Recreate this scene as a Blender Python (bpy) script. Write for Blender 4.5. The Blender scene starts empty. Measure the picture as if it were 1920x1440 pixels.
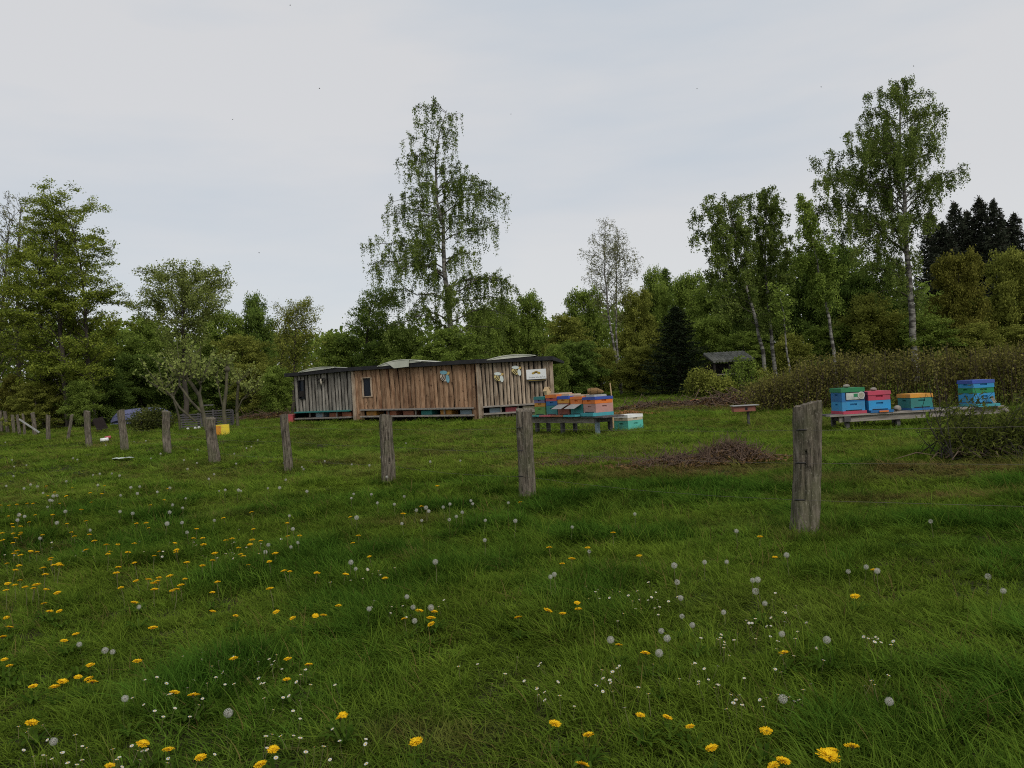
import bpy, math, random
import numpy as np
from mathutils import Matrix, Vector

# ------------------------------------------------------------------ camera, sky, sun, exposure
SC = bpy.context.scene
COL = SC.collection
CAM_H, FPX = 1.15, 1478.0
ROLL, PITCH = math.radians(3.3), math.atan(8 / 1478)
cam = bpy.data.cameras.new('camera')
cam.sensor_width = 36.0
cam.lens = 36.0 * FPX / 1920
cam.clip_end = 3000
cam.clip_start = 0.05
camo = bpy.data.objects.new('camera', cam)
COL.objects.link(camo)
camo.matrix_world = Matrix.Translation((0, 0, CAM_H)) @ Matrix.Rotation(math.pi / 2 + PITCH, 4, 'X') @ Matrix.Rotation(-ROLL, 4, 'Z')
SC.camera = camo

SUN_EL, SUN_AZ = math.radians(42), math.radians(150)   # azimuth clockwise from +Y: behind the camera, to the right
W = bpy.data.worlds.new('World')
SC.world = W
W.use_nodes = True
nt = W.node_tree
nt.nodes.clear()
def N(t, kind, **kw):
    n = t.nodes.new(kind)
    for k, v in kw.items():
        setattr(n, k, v)
    return n
def build_world():
    L = nt.links.new
    out = N(nt, 'ShaderNodeOutputWorld')
    bg = N(nt, 'ShaderNodeBackground')
    bg.inputs['Strength'].default_value = 0.1
    sky = N(nt, 'ShaderNodeTexSky', sky_type='NISHITA')
    sky.sun_disc = False
    sky.sun_elevation = SUN_EL
    sky.sun_rotation = SUN_AZ
    sky.air_density = 1.0
    sky.dust_density = 2.0
    tc = N(nt, 'ShaderNodeTexCoord')
    sep = N(nt, 'ShaderNodeSeparateXYZ')
    L(tc.outputs['Generated'], sep.inputs[0])
    # high thin overcast: soft wide streaks of cloud over a paler veil
    mp = N(nt, 'ShaderNodeMapping')
    mp.inputs['Scale'].default_value = (0.9, 0.9, 4.2)
    mp.inputs['Rotation'].default_value = (0.0, 0.16, 0.4)
    L(tc.outputs['Generated'], mp.inputs[0])
    nz = N(nt, 'ShaderNodeTexNoise')
    nz.inputs['Scale'].default_value = 1.35
    nz.inputs['Detail'].default_value = 5
    nz.inputs['Roughness'].default_value = 0.5
    L(mp.outputs[0], nz.inputs['Vector'])
    rp = N(nt, 'ShaderNodeValToRGB')
    rp.color_ramp.elements[0].position = 0.33
    rp.color_ramp.elements[1].position = 0.56
    rp.color_ramp.elements[0].color = (0, 0, 0, 1)
    rp.color_ramp.elements[1].color = (1, 1, 1, 1)
    L(nz.outputs['Fac'], rp.inputs[0])
    cl = N(nt, 'ShaderNodeMix', data_type='RGBA')
    cl.inputs[6].default_value = (4.75, 5.3, 5.9, 1)
    cl.inputs[7].default_value = (6.1, 6.1, 6.16, 1)
    L(rp.outputs[0], cl.inputs[0])
    # the veil gets paler and a little warmer towards the horizon
    hz = N(nt, 'ShaderNodeMapRange')
    hz.inputs['From Min'].default_value = 0.0
    hz.inputs['From Max'].default_value = 0.22
    hz.inputs['To Min'].default_value = 0.7
    hz.inputs['To Max'].default_value = 0.0
    L(sep.outputs['Z'], hz.inputs['Value'])
    c2 = N(nt, 'ShaderNodeMix', data_type='RGBA')
    c2.inputs[7].default_value = (6.5, 6.65, 6.7, 1)
    L(hz.outputs[0], c2.inputs[0])
    L(cl.outputs[2], c2.inputs[6])
    mx = N(nt, 'ShaderNodeMix', data_type='RGBA')
    mx.inputs[0].default_value = 0.9
    L(sky.outputs[0], mx.inputs[6])
    L(c2.outputs[2], mx.inputs[7])
    L(mx.outputs[2], bg.inputs['Color'])
    L(bg.outputs[0], out.inputs[0])
build_world()
sl = bpy.data.lights.new('sun', 'SUN')
sl.energy = 1.5
sl.angle = math.radians(25)
sl.color = (1.0, 0.96, 0.9)
slo = bpy.data.objects.new('sun', sl)
COL.objects.link(slo)
sdir = Vector((math.sin(SUN_AZ) * math.cos(SUN_EL), math.cos(SUN_AZ) * math.cos(SUN_EL), math.sin(SUN_EL)))
slo.rotation_euler = (-sdir).to_track_quat('-Z', 'Y').to_euler()
vs = SC.view_settings
vs.view_transform = 'Standard'
vs.look = 'None'
vs.exposure = 0.22
vs.gamma = 1.0
vs.use_curve_mapping = False
SC.cycles.max_bounces = 5
SC.cycles.diffuse_bounces = 3
SC.cycles.filter_width = 1.1
SC.cycles.use_denoising = False
SC.cycles.glossy_bounces = 2
SC.cycles.transmission_bounces = 3

# ------------------------------------------------------------------ measuring helpers
RNG = np.random.default_rng(7)
random.seed(7)
_cr, _sr, _cp, _sp = math.cos(ROLL), math.sin(ROLL), math.cos(PITCH), math.sin(PITCH)
def ray(px, py):
    u, v = px - 960.0, 720.0 - py
    X, Z = u * _cr + v * _sr, -u * _sr + v * _cr
    Y = FPX * _cp - Z * _sp
    return X / Y, (Z * _cp + FPX * _sp) / Y       # per metre of depth
def at(px, py, d):
    a, b = ray(px, py)
    return np.array((a * d, d, CAM_H + b * d))
_VG = np.random.default_rng(3).random((6, 128, 128))
def vn(x, y, s, k=0):
    x = np.asarray(x, float) / s + 41.3
    y = np.asarray(y, float) / s + 57.7
    xi, yi = np.floor(x).astype(int), np.floor(y).astype(int)
    fx, fy = x - xi, y - yi
    fx, fy = fx * fx * (3 - 2 * fx), fy * fy * (3 - 2 * fy)
    g = _VG[k]
    a, b = g[xi % 128, yi % 128], g[(xi + 1) % 128, yi % 128]
    c, e = g[xi % 128, (yi + 1) % 128], g[(xi + 1) % 128, (yi + 1) % 128]
    return (a * (1 - fx) + b * fx) * (1 - fy) + (c * (1 - fx) + e * fx) * fy
def S(a, b, t):
    t = np.clip((np.asarray(t, float) - a) / (b - a), 0, 1)
    return t * t * (3 - 2 * t)
def T(x, y):
    """height of the meadow"""
    x, y = np.asarray(x, float), np.asarray(y, float)
    z = 0.2 * S(12, 19, y) * S(3, 9, -x) * (1 - 0.45 * S(22, 30, y)) + 0.08 * S(20, 28, y)
    z = z + 0.12 * S(14, 22, -x) * S(22, 33, y) + 0.32 * S(36, 55, y)
    w = 1 - S(60, 90, np.hypot(x, y))
    return z + w * (0.1 * (vn(x, y, 1.7, 0) - 0.5) + 0.055 * (vn(x, y, 0.55, 1) - 0.5))
def ground(px, py, h=0.0):
    a, b = ray(px, py)
    ys = np.concatenate((np.arange(0.8, 30, 0.02), np.arange(30, 140, 0.1)))
    zz = CAM_H + b * ys - (T(a * ys, ys) + h)
    i = int(np.argmax(zz < 0)) if (zz < 0).any() else len(ys) - 1
    d = ys[i]
    return np.array((a * d, d, float(T(a * d, d))))

# ------------------------------------------------------------------ materials
MATS = {}
def mat(name, c1, c2=None, rough=0.75, scale=8.0, stretch=(1, 1, 1), bump=0.0, rnd=0.0, spec=0.3, detail=4, lo=0.35, hi=0.68, coord='Object'):
    """procedural: two tones mixed by noise, optional per-object shift and bump"""
    if name in MATS:
        return MATS[name]
    m = bpy.data.materials.new(name)
    m.use_nodes = True
    t = m.node_tree
    L = t.links.new
    b = t.nodes['Principled BSDF']
    b.inputs['Roughness'].default_value = rough
    b.inputs['Specular IOR Level'].default_value = spec
    if c2 is None:
        c2 = tuple(v * 0.72 for v in c1)
    tc = N(t, 'ShaderNodeTexCoord')
    mp = N(t, 'ShaderNodeMapping')
    mp.inputs['Scale'].default_value = stretch
    L(tc.outputs[coord], mp.inputs[0])
    vec = mp.outputs[0]
    oi = N(t, 'ShaderNodeObjectInfo')
    if rnd:
        ad = N(t, 'ShaderNodeVectorMath', operation='ADD')
        sc = N(t, 'ShaderNodeMath', operation='MULTIPLY')
        sc.inputs[1].default_value = 37.0
        L(oi.outputs['Random'], sc.inputs[0])
        L(mp.outputs[0], ad.inputs[0])
        L(sc.outputs[0], ad.inputs[1])
        vec = ad.outputs[0]
    nz = N(t, 'ShaderNodeTexNoise')
    nz.inputs['Scale'].default_value = scale
    nz.inputs['Detail'].default_value = detail
    L(vec, nz.inputs['Vector'])
    mr = N(t, 'ShaderNodeMapRange')
    mr.inputs['From Min'].default_value = lo
    mr.inputs['From Max'].default_value = hi
    L(nz.outputs['Fac'], mr.inputs['Value'])
    mx = N(t, 'ShaderNodeMix', data_type='RGBA')
    mx.inputs[6].default_value = (*c1, 1)
    mx.inputs[7].default_value = (*c2, 1)
    L(mr.outputs[0], mx.inputs[0])
    colr = mx.outputs[2]
    if rnd:
        hs = N(t, 'ShaderNodeHueSaturation')
        vr = N(t, 'ShaderNodeMapRange')
        vr.inputs['To Min'].default_value = 1 - rnd
        vr.inputs['To Max'].default_value = 1 + rnd
        L(oi.outputs['Random'], vr.inputs['Value'])
        L(vr.outputs[0], hs.inputs['Value'])
        L(colr, hs.inputs['Color'])
        colr = hs.outputs[0]
    L(colr, b.inputs['Base Color'])
    if bump:
        bp = N(t, 'ShaderNodeBump')
        bp.inputs['Strength'].default_value = bump
        bp.inputs['Distance'].default_value = 0.02
        L(nz.outputs['Fac'], bp.inputs['Height'])
        L(bp.outputs[0], b.inputs['Normal'])
    MATS[name] = m
    return m
def leafmat(name, dark, light, trans=0.35, attr='tint', inst=False, dry=None, gloss=0.0):
    """foliage: diffuse + translucent, tone from a per-leaf (and per-tuft) attribute"""
    if name in MATS:
        return MATS[name]
    m = bpy.data.materials.new(name)
    m.use_nodes = True
    t = m.node_tree
    t.nodes.clear()
    L = t.links.new
    out = N(t, 'ShaderNodeOutputMaterial')
    at_ = N(t, 'ShaderNodeAttribute', attribute_name=attr)
    fac = at_.outputs['Fac']
    if inst:
        a2 = N(t, 'ShaderNodeAttribute', attribute_name='itint', attribute_type='INSTANCER')
        ad = N(t, 'ShaderNodeMath', operation='ADD')
        L(at_.outputs['Fac'], ad.inputs[0])
        L(a2.outputs['Fac'], ad.inputs[1])
        ml = N(t, 'ShaderNodeMath', operation='MULTIPLY', use_clamp=True)
        ml.inputs[1].default_value = 0.5
        L(ad.outputs[0], ml.inputs[0])
        fac = ml.outputs[0]
    mx = N(t, 'ShaderNodeMix', data_type='RGBA')
    mx.inputs[6].default_value = (*dark, 1)
    mx.inputs[7].default_value = (*light, 1)
    L(fac, mx.inputs[0])
    c = mx.outputs[2]
    if inst:
        a4 = N(t, 'ShaderNodeAttribute', attribute_name='ilush', attribute_type='INSTANCER')
        m4 = N(t, 'ShaderNodeMix', data_type='RGBA', blend_type='MULTIPLY')
        m4.inputs[7].default_value = (0.62, 0.9, 0.95, 1)
        L(a4.outputs['Fac'], m4.inputs[0])
        L(c, m4.inputs[6])
        c = m4.outputs[2]
    if dry:
        a3 = N(t, 'ShaderNodeAttribute', attribute_name='idry', attribute_type='INSTANCER')
        m2 = N(t, 'ShaderNodeMix', data_type='RGBA')
        m2.inputs[7].default_value = (*dry, 1)
        L(a3.outputs['Fac'], m2.inputs[0])
        L(c, m2.inputs[6])
        c = m2.outputs[2]
    df = N(t, 'ShaderNodeBsdfDiffuse')
    tr = N(t, 'ShaderNodeBsdfTranslucent')
    L(c, df.inputs[0])
    L(c, tr.inputs[0])
    ms = N(t, 'ShaderNodeMixShader')
    ms.inputs[0].default_value = trans
    L(df.outputs[0], ms.inputs[1])
    L(tr.outputs[0], ms.inputs[2])
    o = ms.outputs[0]
    if gloss:
        gl = N(t, 'ShaderNodeBsdfGlossy')
        gl.inputs['Roughness'].default_value = 0.45
        g2 = N(t, 'ShaderNodeMixShader')
        g2.inputs[0].default_value = gloss
        L(o, g2.inputs[1])
        L(gl.outputs[0], g2.inputs[2])
        o = g2.outputs[0]
    L(o, out.inputs[0])
    MATS[name] = m
    return m
def glassmat():
    m = bpy.data.materials.new('dark_window_glass')
    m.use_nodes = True
    b = m.node_tree.nodes['Principled BSDF']
    b.inputs['Base Color'].default_value = (0.012, 0.016, 0.024, 1)
    b.inputs['Roughness'].default_value = 0.3
    b.inputs['Specular IOR Level'].default_value = 0.25
    return m

# ------------------------------------------------------------------ mesh helpers
def tag(o, label=None, cat=None, group=None, kind=None):
    if label: o['label'] = label
    if cat: o['category'] = cat
    if group: o['group'] = group
    if kind: o['kind'] = kind
    return o
def link(o, parent=None):
    COL.objects.link(o)
    if parent is not None:
        o.parent = parent
    return o
def empty(name, loc=(0, 0, 0), rz=0.0, label=None, cat=None, group=None):
    o = bpy.data.objects.new(name, None)
    o.empty_display_size = 0.2
    link(o)
    o.location = loc
    o.rotation_euler = (0, 0, rz)
    return tag(o, label, cat, group)
class MB:
    def __init__(s):
        s.v, s.f, s.m = [], [], []
    def add(s, V, F, mi=0):
        n = len(s.v)
        s.v.extend(tuple(map(float, p)) for p in V)
        for f in F:
            s.f.append(tuple(n + i for i in f))
            s.m.append(mi)
        return s
    def box(s, c, size, mi=0, rot=None, taper=1.0):
        hx, hy, hz = (k / 2 for k in size)
        V = [Vector((x * hx * (taper if z > 0 else 1), y * hy * (taper if z > 0 else 1), z * hz)) for x in (-1, 1) for y in (-1, 1) for z in (-1, 1)]
        if rot is not None:
            V = [rot @ p for p in V]
        V = [p + Vector(c) for p in V]
        return s.add(V, [(0, 1, 3, 2), (4, 6, 7, 5), (0, 4, 5, 1), (2, 3, 7, 6), (0, 2, 6, 4), (1, 5, 7, 3)], mi)
    def tube(s, pts, rad, n=6, mi=0, cap=True):
        V, F = tube_arrays(np.array(pts, float), np.array(rad, float), n)
        s.add(V, F, mi)
        if cap:
            k = len(s.v)
            s.f.append(tuple(range(k - n, k))); s.m.append(mi)
            b0 = k - len(V)
            s.f.append(tuple(range(b0 + n - 1, b0 - 1, -1))); s.m.append(mi)
        return s
    def prism(s, poly, y0, y1, mi=0):
        """polygon in x,z extruded along y"""
        n = len(poly)
        V = [(x, y0, z) for x, z in poly] + [(x, y1, z) for x, z in poly]
        F = [tuple(range(n)), tuple(range(2 * n - 1, n - 1, -1))] + [(i, i + n, (i + 1) % n + n, (i + 1) % n) for i in range(n)]
        return s.add(V, F, mi)
    def ball(s, c, r, nu=10, nv=7, mi=0, jit=0.0, rng=None):
        V, F = [], []
        for j in range(nv + 1):
            th = math.pi * j / nv
            for i in range(nu):
                ph = 2 * math.pi * i / nu
                k = 1 + (jit * (rng.random() - 0.5) if jit else 0)
                V.append((c[0] + k * r[0] * math.sin(th) * math.cos(ph), c[1] + k * r[1] * math.sin(th) * math.sin(ph), c[2] + k * r[2] * math.cos(th)))
        for j in range(nv):
            for i in range(nu):
                F.append((j * nu + i, (j + 1) * nu + i, (j + 1) * nu + (i + 1) % nu, j * nu + (i + 1) % nu))
        return s.add(V, F, mi)
    def mesh(s, name, mats, smooth=False):
        me = bpy.data.meshes.new(name)
        me.from_pydata(s.v, [], s.f)
        for m in (mats if isinstance(mats, (list, tuple)) else [mats]):
            me.materials.append(m)
        if any(s.m):
            me.polygons.foreach_set('material_index', s.m)
        if smooth:
            me.polygons.foreach_set('use_smooth', [True] * len(s.f))
        me.update()
        return me
    def build(s, name, mats, parent=None, loc=(0, 0, 0), rot=(0, 0, 0), smooth=False):
        o = bpy.data.objects.new(name, s.mesh(name, mats, smooth))
        link(o, parent)
        o.location = loc
        o.rotation_euler = rot
        return o
def tube_arrays(P, R, n):
    K = len(P)
    tg = np.gradient(P, axis=0)
    tg /= np.linalg.norm(tg, axis=1)[:, None] + 1e-9
    ref = np.array((0.31, 0.92, 0.23)) if abs(tg[:, 1]).mean() < 0.8 else np.array((0.95, 0.1, 0.3))
    a = np.cross(tg, ref)
    a /= np.linalg.norm(a, axis=1)[:, None] + 1e-9
    b = np.cross(tg, a)
    th = np.arange(n) * 2 * math.pi / n
    V = P[:, None, :] + R[:, None, None] * (np.cos(th)[None, :, None] * a[:, None, :] + np.sin(th)[None, :, None] * b[:, None, :])
    i, j = np.meshgrid(np.arange(K - 1), np.arange(n), indexing='ij')
    j2 = (j + 1) % n
    F = np.stack((i * n + j, i * n + j2, (i + 1) * n + j2, (i + 1) * n + j), -1).reshape(-1, 4)
    return V.reshape(-1, 3), F
def quads_mesh(name, V, F, m, attr=None, smooth=False):
    """mesh of quads from arrays; attr = (name, per-vertex floats)"""
    me = bpy.data.meshes.new(name)
    V = np.ascontiguousarray(V, np.float32)
    F = np.ascontiguousarray(F, np.int32)
    me.vertices.add(len(V))
    me.vertices.foreach_set('co', V.ravel())
    me.loops.add(F.size)
    me.loops.foreach_set('vertex_index', F.ravel())
    me.polygons.add(len(F))
    me.polygons.foreach_set('loop_start', np.arange(len(F), dtype=np.int32) * F.shape[1])
    if smooth:
        me.polygons.foreach_set('use_smooth', np.ones(len(F), bool))
    if attr:
        a = me.attributes.new(attr[0], 'FLOAT', 'POINT')
        a.data.foreach_set('value', np.ascontiguousarray(attr[1], np.float32))
    me.update(calc_edges=True)
    me.validate()
    if m:
        me.materials.append(m)
    return me
def leaves_arrays(C, size, rng, asp=0.55, hang=0.0, flat=0.0):
    """one rhombic leaf per centre; size per leaf; hang pulls tips down, flat lays blades level"""
    n = len(C)
    a = rng.normal(size=(n, 3))
    a[:, 2] -= hang
    a[:, 2] *= (1 - flat)
    a /= np.linalg.norm(a, axis=1)[:, None]
    b = rng.normal(size=(n, 3))
    b[:, 2] *= (1 - flat)
    b -= (a * b).sum(1)[:, None] * a
    b /= np.linalg.norm(b, axis=1)[:, None] + 1e-9
    s = size[:, None]
    V = np.stack((C - a * s * 0.5, C + b * s * asp * 0.5 - a * s * 0.05, C + a * s * 0.5, C - b * s * asp * 0.5 - a * s * 0.05), 1).reshape(-1, 3)
    F = np.arange(4 * n).reshape(n, 4)
    return V, F
def wood_mesh(name, tubes, m):
    Vs, Fs, k = [], [], 0
    for P, R, n in tubes:
        V, F = tube_arrays(np.asarray(P, float), np.asarray(R, float), n)
        Vs.append(V); Fs.append(F + k); k += len(V)
    return quads_mesh(name, np.concatenate(Vs), np.concatenate(Fs), m, smooth=True)

# ------------------------------------------------------------------ ground
def build_ground():
    def axis(lo, hi, c, fine, n):
        k = np.linspace(-1, 1, n)
        s = np.sinh(k * 4.2) / math.sinh(4.2)
        return np.where(s < 0, c + s * (c - lo), c + s * (hi - c))
    xs = np.unique(np.concatenate((axis(-700, 700, 0, 0.1, 181), np.linspace(-14, 14, 113))))
    ys = np.unique(np.concatenate((axis(-60, 1200, 4, 0.1, 161), np.linspace(0, 26, 131))))
    X, Y = np.meshgrid(xs, ys, indexing='ij')
    V = np.stack((X, Y, T(X, Y)), -1).reshape(-1, 3)
    nx, ny = len(xs), len(ys)
    i, j = np.meshgrid(np.arange(nx - 1), np.arange(ny - 1), indexing='ij')
    F = np.stack((i * ny + j, (i + 1) * ny + j, (i + 1) * ny + j + 1, i * ny + j + 1), -1).reshape(-1, 4)
    m = mat('meadow_soil', (0.02, 0.03, 0.006), (0.035, 0.028, 0.012), rough=0.95, scale=1.6, bump=0.4, detail=8, spec=0.1)
    o = bpy.data.objects.new('meadow_ground', quads_mesh('meadow_ground', V, F, m, smooth=True))
    link(o)
    tag(o, 'green meadow ground under the grass', 'ground', kind='structure')
build_ground()

# dry, trampled places: (x, y, radius x, radius y, strength)
def spot(px, py): g = ground(px, py); return g[0], g[1]
DRY = []
for px, py, rx, ry, st in ((1260, 885, 1.0, 0.6, .8), (1370, 880, 0.8, 0.6, 0.9), (1110, 872, 1.0, 0.5, 0.5), (1470, 880, 0.5, 0.5, 0.5), (1700, 935, 0.9, 0.2, 0.5),
                           (1850, 930, 0.8, 0.3, 0.7), (1780, 880, 1.0, 0.6, 0.9), (990, 870, 0.8, 0.4, 0.5), (1330, 762, 5.0, 2.0, 0.6), (690, 868, 0.8, 0.4, 0.45),
                           (260, 835, 1.6, 0.8, 0.45), (1170, 772, 1.5, 1.0, 0.7), (500, 782, 3.0, 1.5, 0.7), (760, 980, 0.5, 0.25, 0.35), (420, 970, 0.5, 0.2, 0.3),
                           (60, 935, 0.7, 0.4, 0.4), (150, 810, 2.5, 1.0, 0.4), (830, 1385, 0.3, 0.12, 0.4), (1560, 905, 0.7, 0.3, 0.5)):
    x, y = spot(px, py)
    DRY.append((x, y, rx, ry, st))
def dryness(x, y):
    r = np.zeros_like(x)
    for cx, cy, rx, ry, st in DRY:
        q = ((x - cx) / rx) ** 2 + ((y - cy) / ry) ** 2
        r = np.maximum(r, st * np.clip(1.35 - q, 0, 1))
    return r

# ------------------------------------------------------------------ grass
def blade_tuft(rng, nb, rad, h0, h1, w, lean, seg=3):
    V, F, A = [], [], []
    for k in range(nb):
        a, r = rng.uniform(0, 6.283), rad * math.sqrt(rng.random())
        base = np.array((r * math.cos(a), r * math.sin(a), -0.012))
        az = a + rng.normal(0, 1.3)
        dirv = np.array((math.cos(az), math.sin(az), 0))
        side = np.array((-math.sin(az), math.cos(az), 0))
        tw = rng.uniform(0, 6.283)
        side = side * math.cos(tw * 0.2) + dirv * math.sin(tw * 0.2)
        h = rng.uniform(h0, h1)
        ln = lean * h * rng.uniform(0.3, 1.5)
        ww = w * rng.uniform(0.6, 1.25)
        n0 = len(V)
        tint = rng.random()
        for s in range(seg + 1):
            u = s / seg
            p = base + dirv * ln * u ** 1.9 + np.array((0, 0, h * (u - 0.22 * (ln / h) * u ** 2.6)))
            hw = ww * (1 - u ** 1.6) * 0.5 + 0.0003
            V += [p - side * hw, p + side * hw]
            A += [tint * 0.75 + u * 0.25] * 2
        for s in range(seg):
            F.append((n0 + 2 * s, n0 + 2 * s + 1, n0 + 2 * s + 3, n0 + 2 * s + 2))
    return np.array(V), np.array(F), np.array(A)
GRASS = leafmat('grass_blades', (0.011, 0.029, 0.003), (0.165, 0.24, 0.027), trans=0.3, inst=True, dry=(0.17, 0.125, 0.045))
def make_tufts():
    rng = np.random.default_rng(11)
    out = []
    specs = [(30, .055, .018, .048, .0042, 1.2)] * 3 + [(32, .05, .03, .072, .0046, 1.3)] * 3 + [(38, .06, .045, .105, .0052, 1.3)] * 3 + [(5, .05, .1, .2, .0036, .6)] + [(8, .012, .022, .045, .02, 2.2), (13, .045, .02, .045, .013, 1.2), (4, .06, .08, .18, .003, 1.0)]
    for i, sp in enumerate(specs):
        V, F, A = blade_tuft(rng, *sp)
        me = quads_mesh('grass_tuft', V, F, GRASS, ('tint', A))
        out.append(bpy.data.objects.new('grass_tuft', me))       # source shapes for the scatter, not in the scene
    return out
TUFTS = make_tufts()
def scatter(name, P, R, Sc, I, tint, dry, lush, sources, label, cat):
    """one object: source meshes set out on points by geometry nodes"""
    me = bpy.data.meshes.new(name)
    n = len(P)
    me.vertices.add(n)
    me.vertices.foreach_set('co', np.ascontiguousarray(P, np.float32).ravel())
    for nm, ty, val in (('rot', 'FLOAT_VECTOR', R), ('scl', 'FLOAT_VECTOR', Sc), ('itint', 'FLOAT', tint), ('idry', 'FLOAT', dry), ('ilush', 'FLOAT', lush), ('idx', 'INT', I)):
        a = me.attributes.new(nm, ty, 'POINT')
        a.data.foreach_set('vector' if ty == 'FLOAT_VECTOR' else 'value', np.ascontiguousarray(val, np.int32 if ty == 'INT' else np.float32).ravel())
    o = bpy.data.objects.new(name, me)
    link(o)
    g = bpy.data.node_groups.new(name + '_scatter', 'GeometryNodeTree')
    g.interface.new_socket('Geometry', in_out='INPUT', socket_type='NodeSocketGeometry')
    g.interface.new_socket('Geometry', in_out='OUTPUT', socket_type='NodeSocketGeometry')
    L = g.links.new
    gi, go = N(g, 'NodeGroupInput'), N(g, 'NodeGroupOutput')
    mp = N(g, 'GeometryNodeMeshToPoints')
    L(gi.outputs[0], mp.inputs[0])
    jn = N(g, 'GeometryNodeJoinGeometry')
    for s in reversed(sources):
        oi = N(g, 'GeometryNodeObjectInfo')
        oi.inputs['Object'].default_value = s
        gt = N(g, 'GeometryNodeGeometryToInstance')
        L(oi.outputs['Geometry'], gt.inputs[0])
        L(gt.outputs[0], jn.inputs[0])
    ip = N(g, 'GeometryNodeInstanceOnPoints')
    L(mp.outputs[0], ip.inputs['Points'])
    L(jn.outputs[0], ip.inputs['Instance'])
    ip.inputs['Pick Instance'].default_value = True
    def na(nm, ty):
        q = N(g, 'GeometryNodeInputNamedAttribute', data_type=ty)
        q.inputs['Name'].default_value = nm
        return q.outputs['Attribute']
    L(na('idx', 'INT'), ip.inputs['Instance Index'])
    er = N(g, 'FunctionNodeEulerToRotation')
    L(na('rot', 'FLOAT_VECTOR'), er.inputs[0])
    L(er.outputs[0], ip.inputs['Rotation'])
    L(na('scl', 'FLOAT_VECTOR'), ip.inputs['Scale'])
    L(ip.outputs[0], go.inputs[0])
    md = o.modifiers.new('scatter', 'NODES')
    md.node_group = g
    return tag(o, label, cat, kind='stuff')
def build_grass():
    rng = np.random.default_rng(21)
    n = 135000
    # more and finer tufts near, fewer and broader ones far
    dmax, k = 58.0, 4.6
    u = rng.random(n)
    d = k * np.sqrt(np.exp(u * math.log(1 + dmax * dmax / k / k)) - 1) + 0.5
    az = rng.uniform(-0.78, 0.78, n)
    x = d * np.tan(az) + rng.uniform(-1.6, 1.6, n)
    y = d.copy()
    keep = np.abs(x) < d * 0.78 + 2.2
    x, y, d = x[keep], y[keep], d[keep]
    lush = vn(x, y, 0.62, 2) * 0.45 + vn(x, y, 0.24, 3) * 0.35 + vn(x, y, 2.0, 4) * 0.2
    big = S(0.44, 0.74, lush + rng.normal(0, .05, len(x)))
    big = big * (1 - 0.75 * S(8.5, 12, d))
    dry = dryness(x, y)
    dry = np.clip(dry * (0.45 + 0.9 * vn(x, y, 0.25, 5)) + (0.1 + 0.34 * S(8, 13, d)) * S(0.45, 0.8, vn(x, y, 1.1, 3) * .6 + vn(x, y, .3, 2) * .4) * (1 - big) + np.where(rng.random(len(x)) < 0.03 + .07 * S(9, 12, d), 0.6, 0), 0, 0.95)
    thin = rng.random(len(x)) > dry * 0.35
    x, y, d, lush, big, dry = (q[thin] for q in (x, y, d, lush, big, dry))
    m = len(x)
    r = rng.random(m)
    idx = np.where(r < big * 0.8, rng.integers(6, 9, m), np.where(r < (0.35 + big * 0.5) * (1 - 0.6 * S(10, 14, d)), rng.integers(3, 6, m), rng.integers(0, 3, m)))
    idx = np.where((rng.random(m) < 0.04), 9, idx)
    q = rng.random(m)
    idx = np.where(q < 0.05, 10, np.where(q < 0.1, 11, np.where(q > 0.98, 12, idx)))     # broad rosettes, clover, dry stalks
    dry = np.where(idx == 12, 0.9, np.where((idx == 10) | (idx == 11), dry * .3, dry))
    sx = np.maximum(1.0, (d / 4.5) ** 0.72) * rng.uniform(0.8, 1.25, m)
    sz = rng.uniform(0.75, 1.2, m) * (1 - 0.35 * dry) * (.7 + .75 * vn(x, y, .42, 0)) * (1 + .35 * big) * (1 + .35 * S(8, 20, d))
    tint = np.clip(0.6 + 0.5 * (vn(x, y, 2.2, 1) - 0.5) - 0.5 * (big - 0.3) + 0.5 * (vn(x, y, .3, 4) - .5) + rng.normal(0, 0.27, m) + 0.32 * S(7, 14, d), 0, 1.25)
    tint = np.clip(.6 + (tint - .6) * (1 + .7 * S(7, 11, d)) - .1 * (vn(x, y, .5, 5) > .62) * S(7, 11, d), 0, 1.25)
    lus = np.clip(big * .7 + .9 * (vn(x, y, .8, 5) - .45) + rng.normal(0, .2, m), 0, 1)
    # longer uncut grass round the feet of the posts
    for px, py in ((1508, 1001), (988, 938), (727, 905), (540, 886), (401, 869), (313, 852)):
        g = ground(px, py)
        c = 46
        a, r = rng.uniform(0, 6.283, c), rng.uniform(.07, .32, c)
        x = np.append(x, g[0] + r * np.cos(a)); y = np.append(y, g[1] + r * np.sin(a))
        idx = np.append(idx, rng.integers(6, 10, c)); sx = np.append(sx, rng.uniform(.8, 1.3, c)); sz = np.append(sz, rng.uniform(.8, 1.5, c))
        tint = np.append(tint, rng.uniform(.15, .7, c)); dry = np.append(dry, rng.choice((0, .05, .5), c)); lus = np.append(lus, rng.random(c))
    m = len(x)
    P = np.stack((x, y, T(x, y)), -1)
    R = np.stack((rng.normal(0, 0.12, m), rng.normal(0, 0.12, m), rng.uniform(0, 6.283, m)), -1)
    scatter('grass', P, R, np.stack((sx, sx, sz), -1), idx, tint, dry, lus, TUFTS, 'uneven green meadow grass with taller dark tufts', 'grass')
build_grass()

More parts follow.
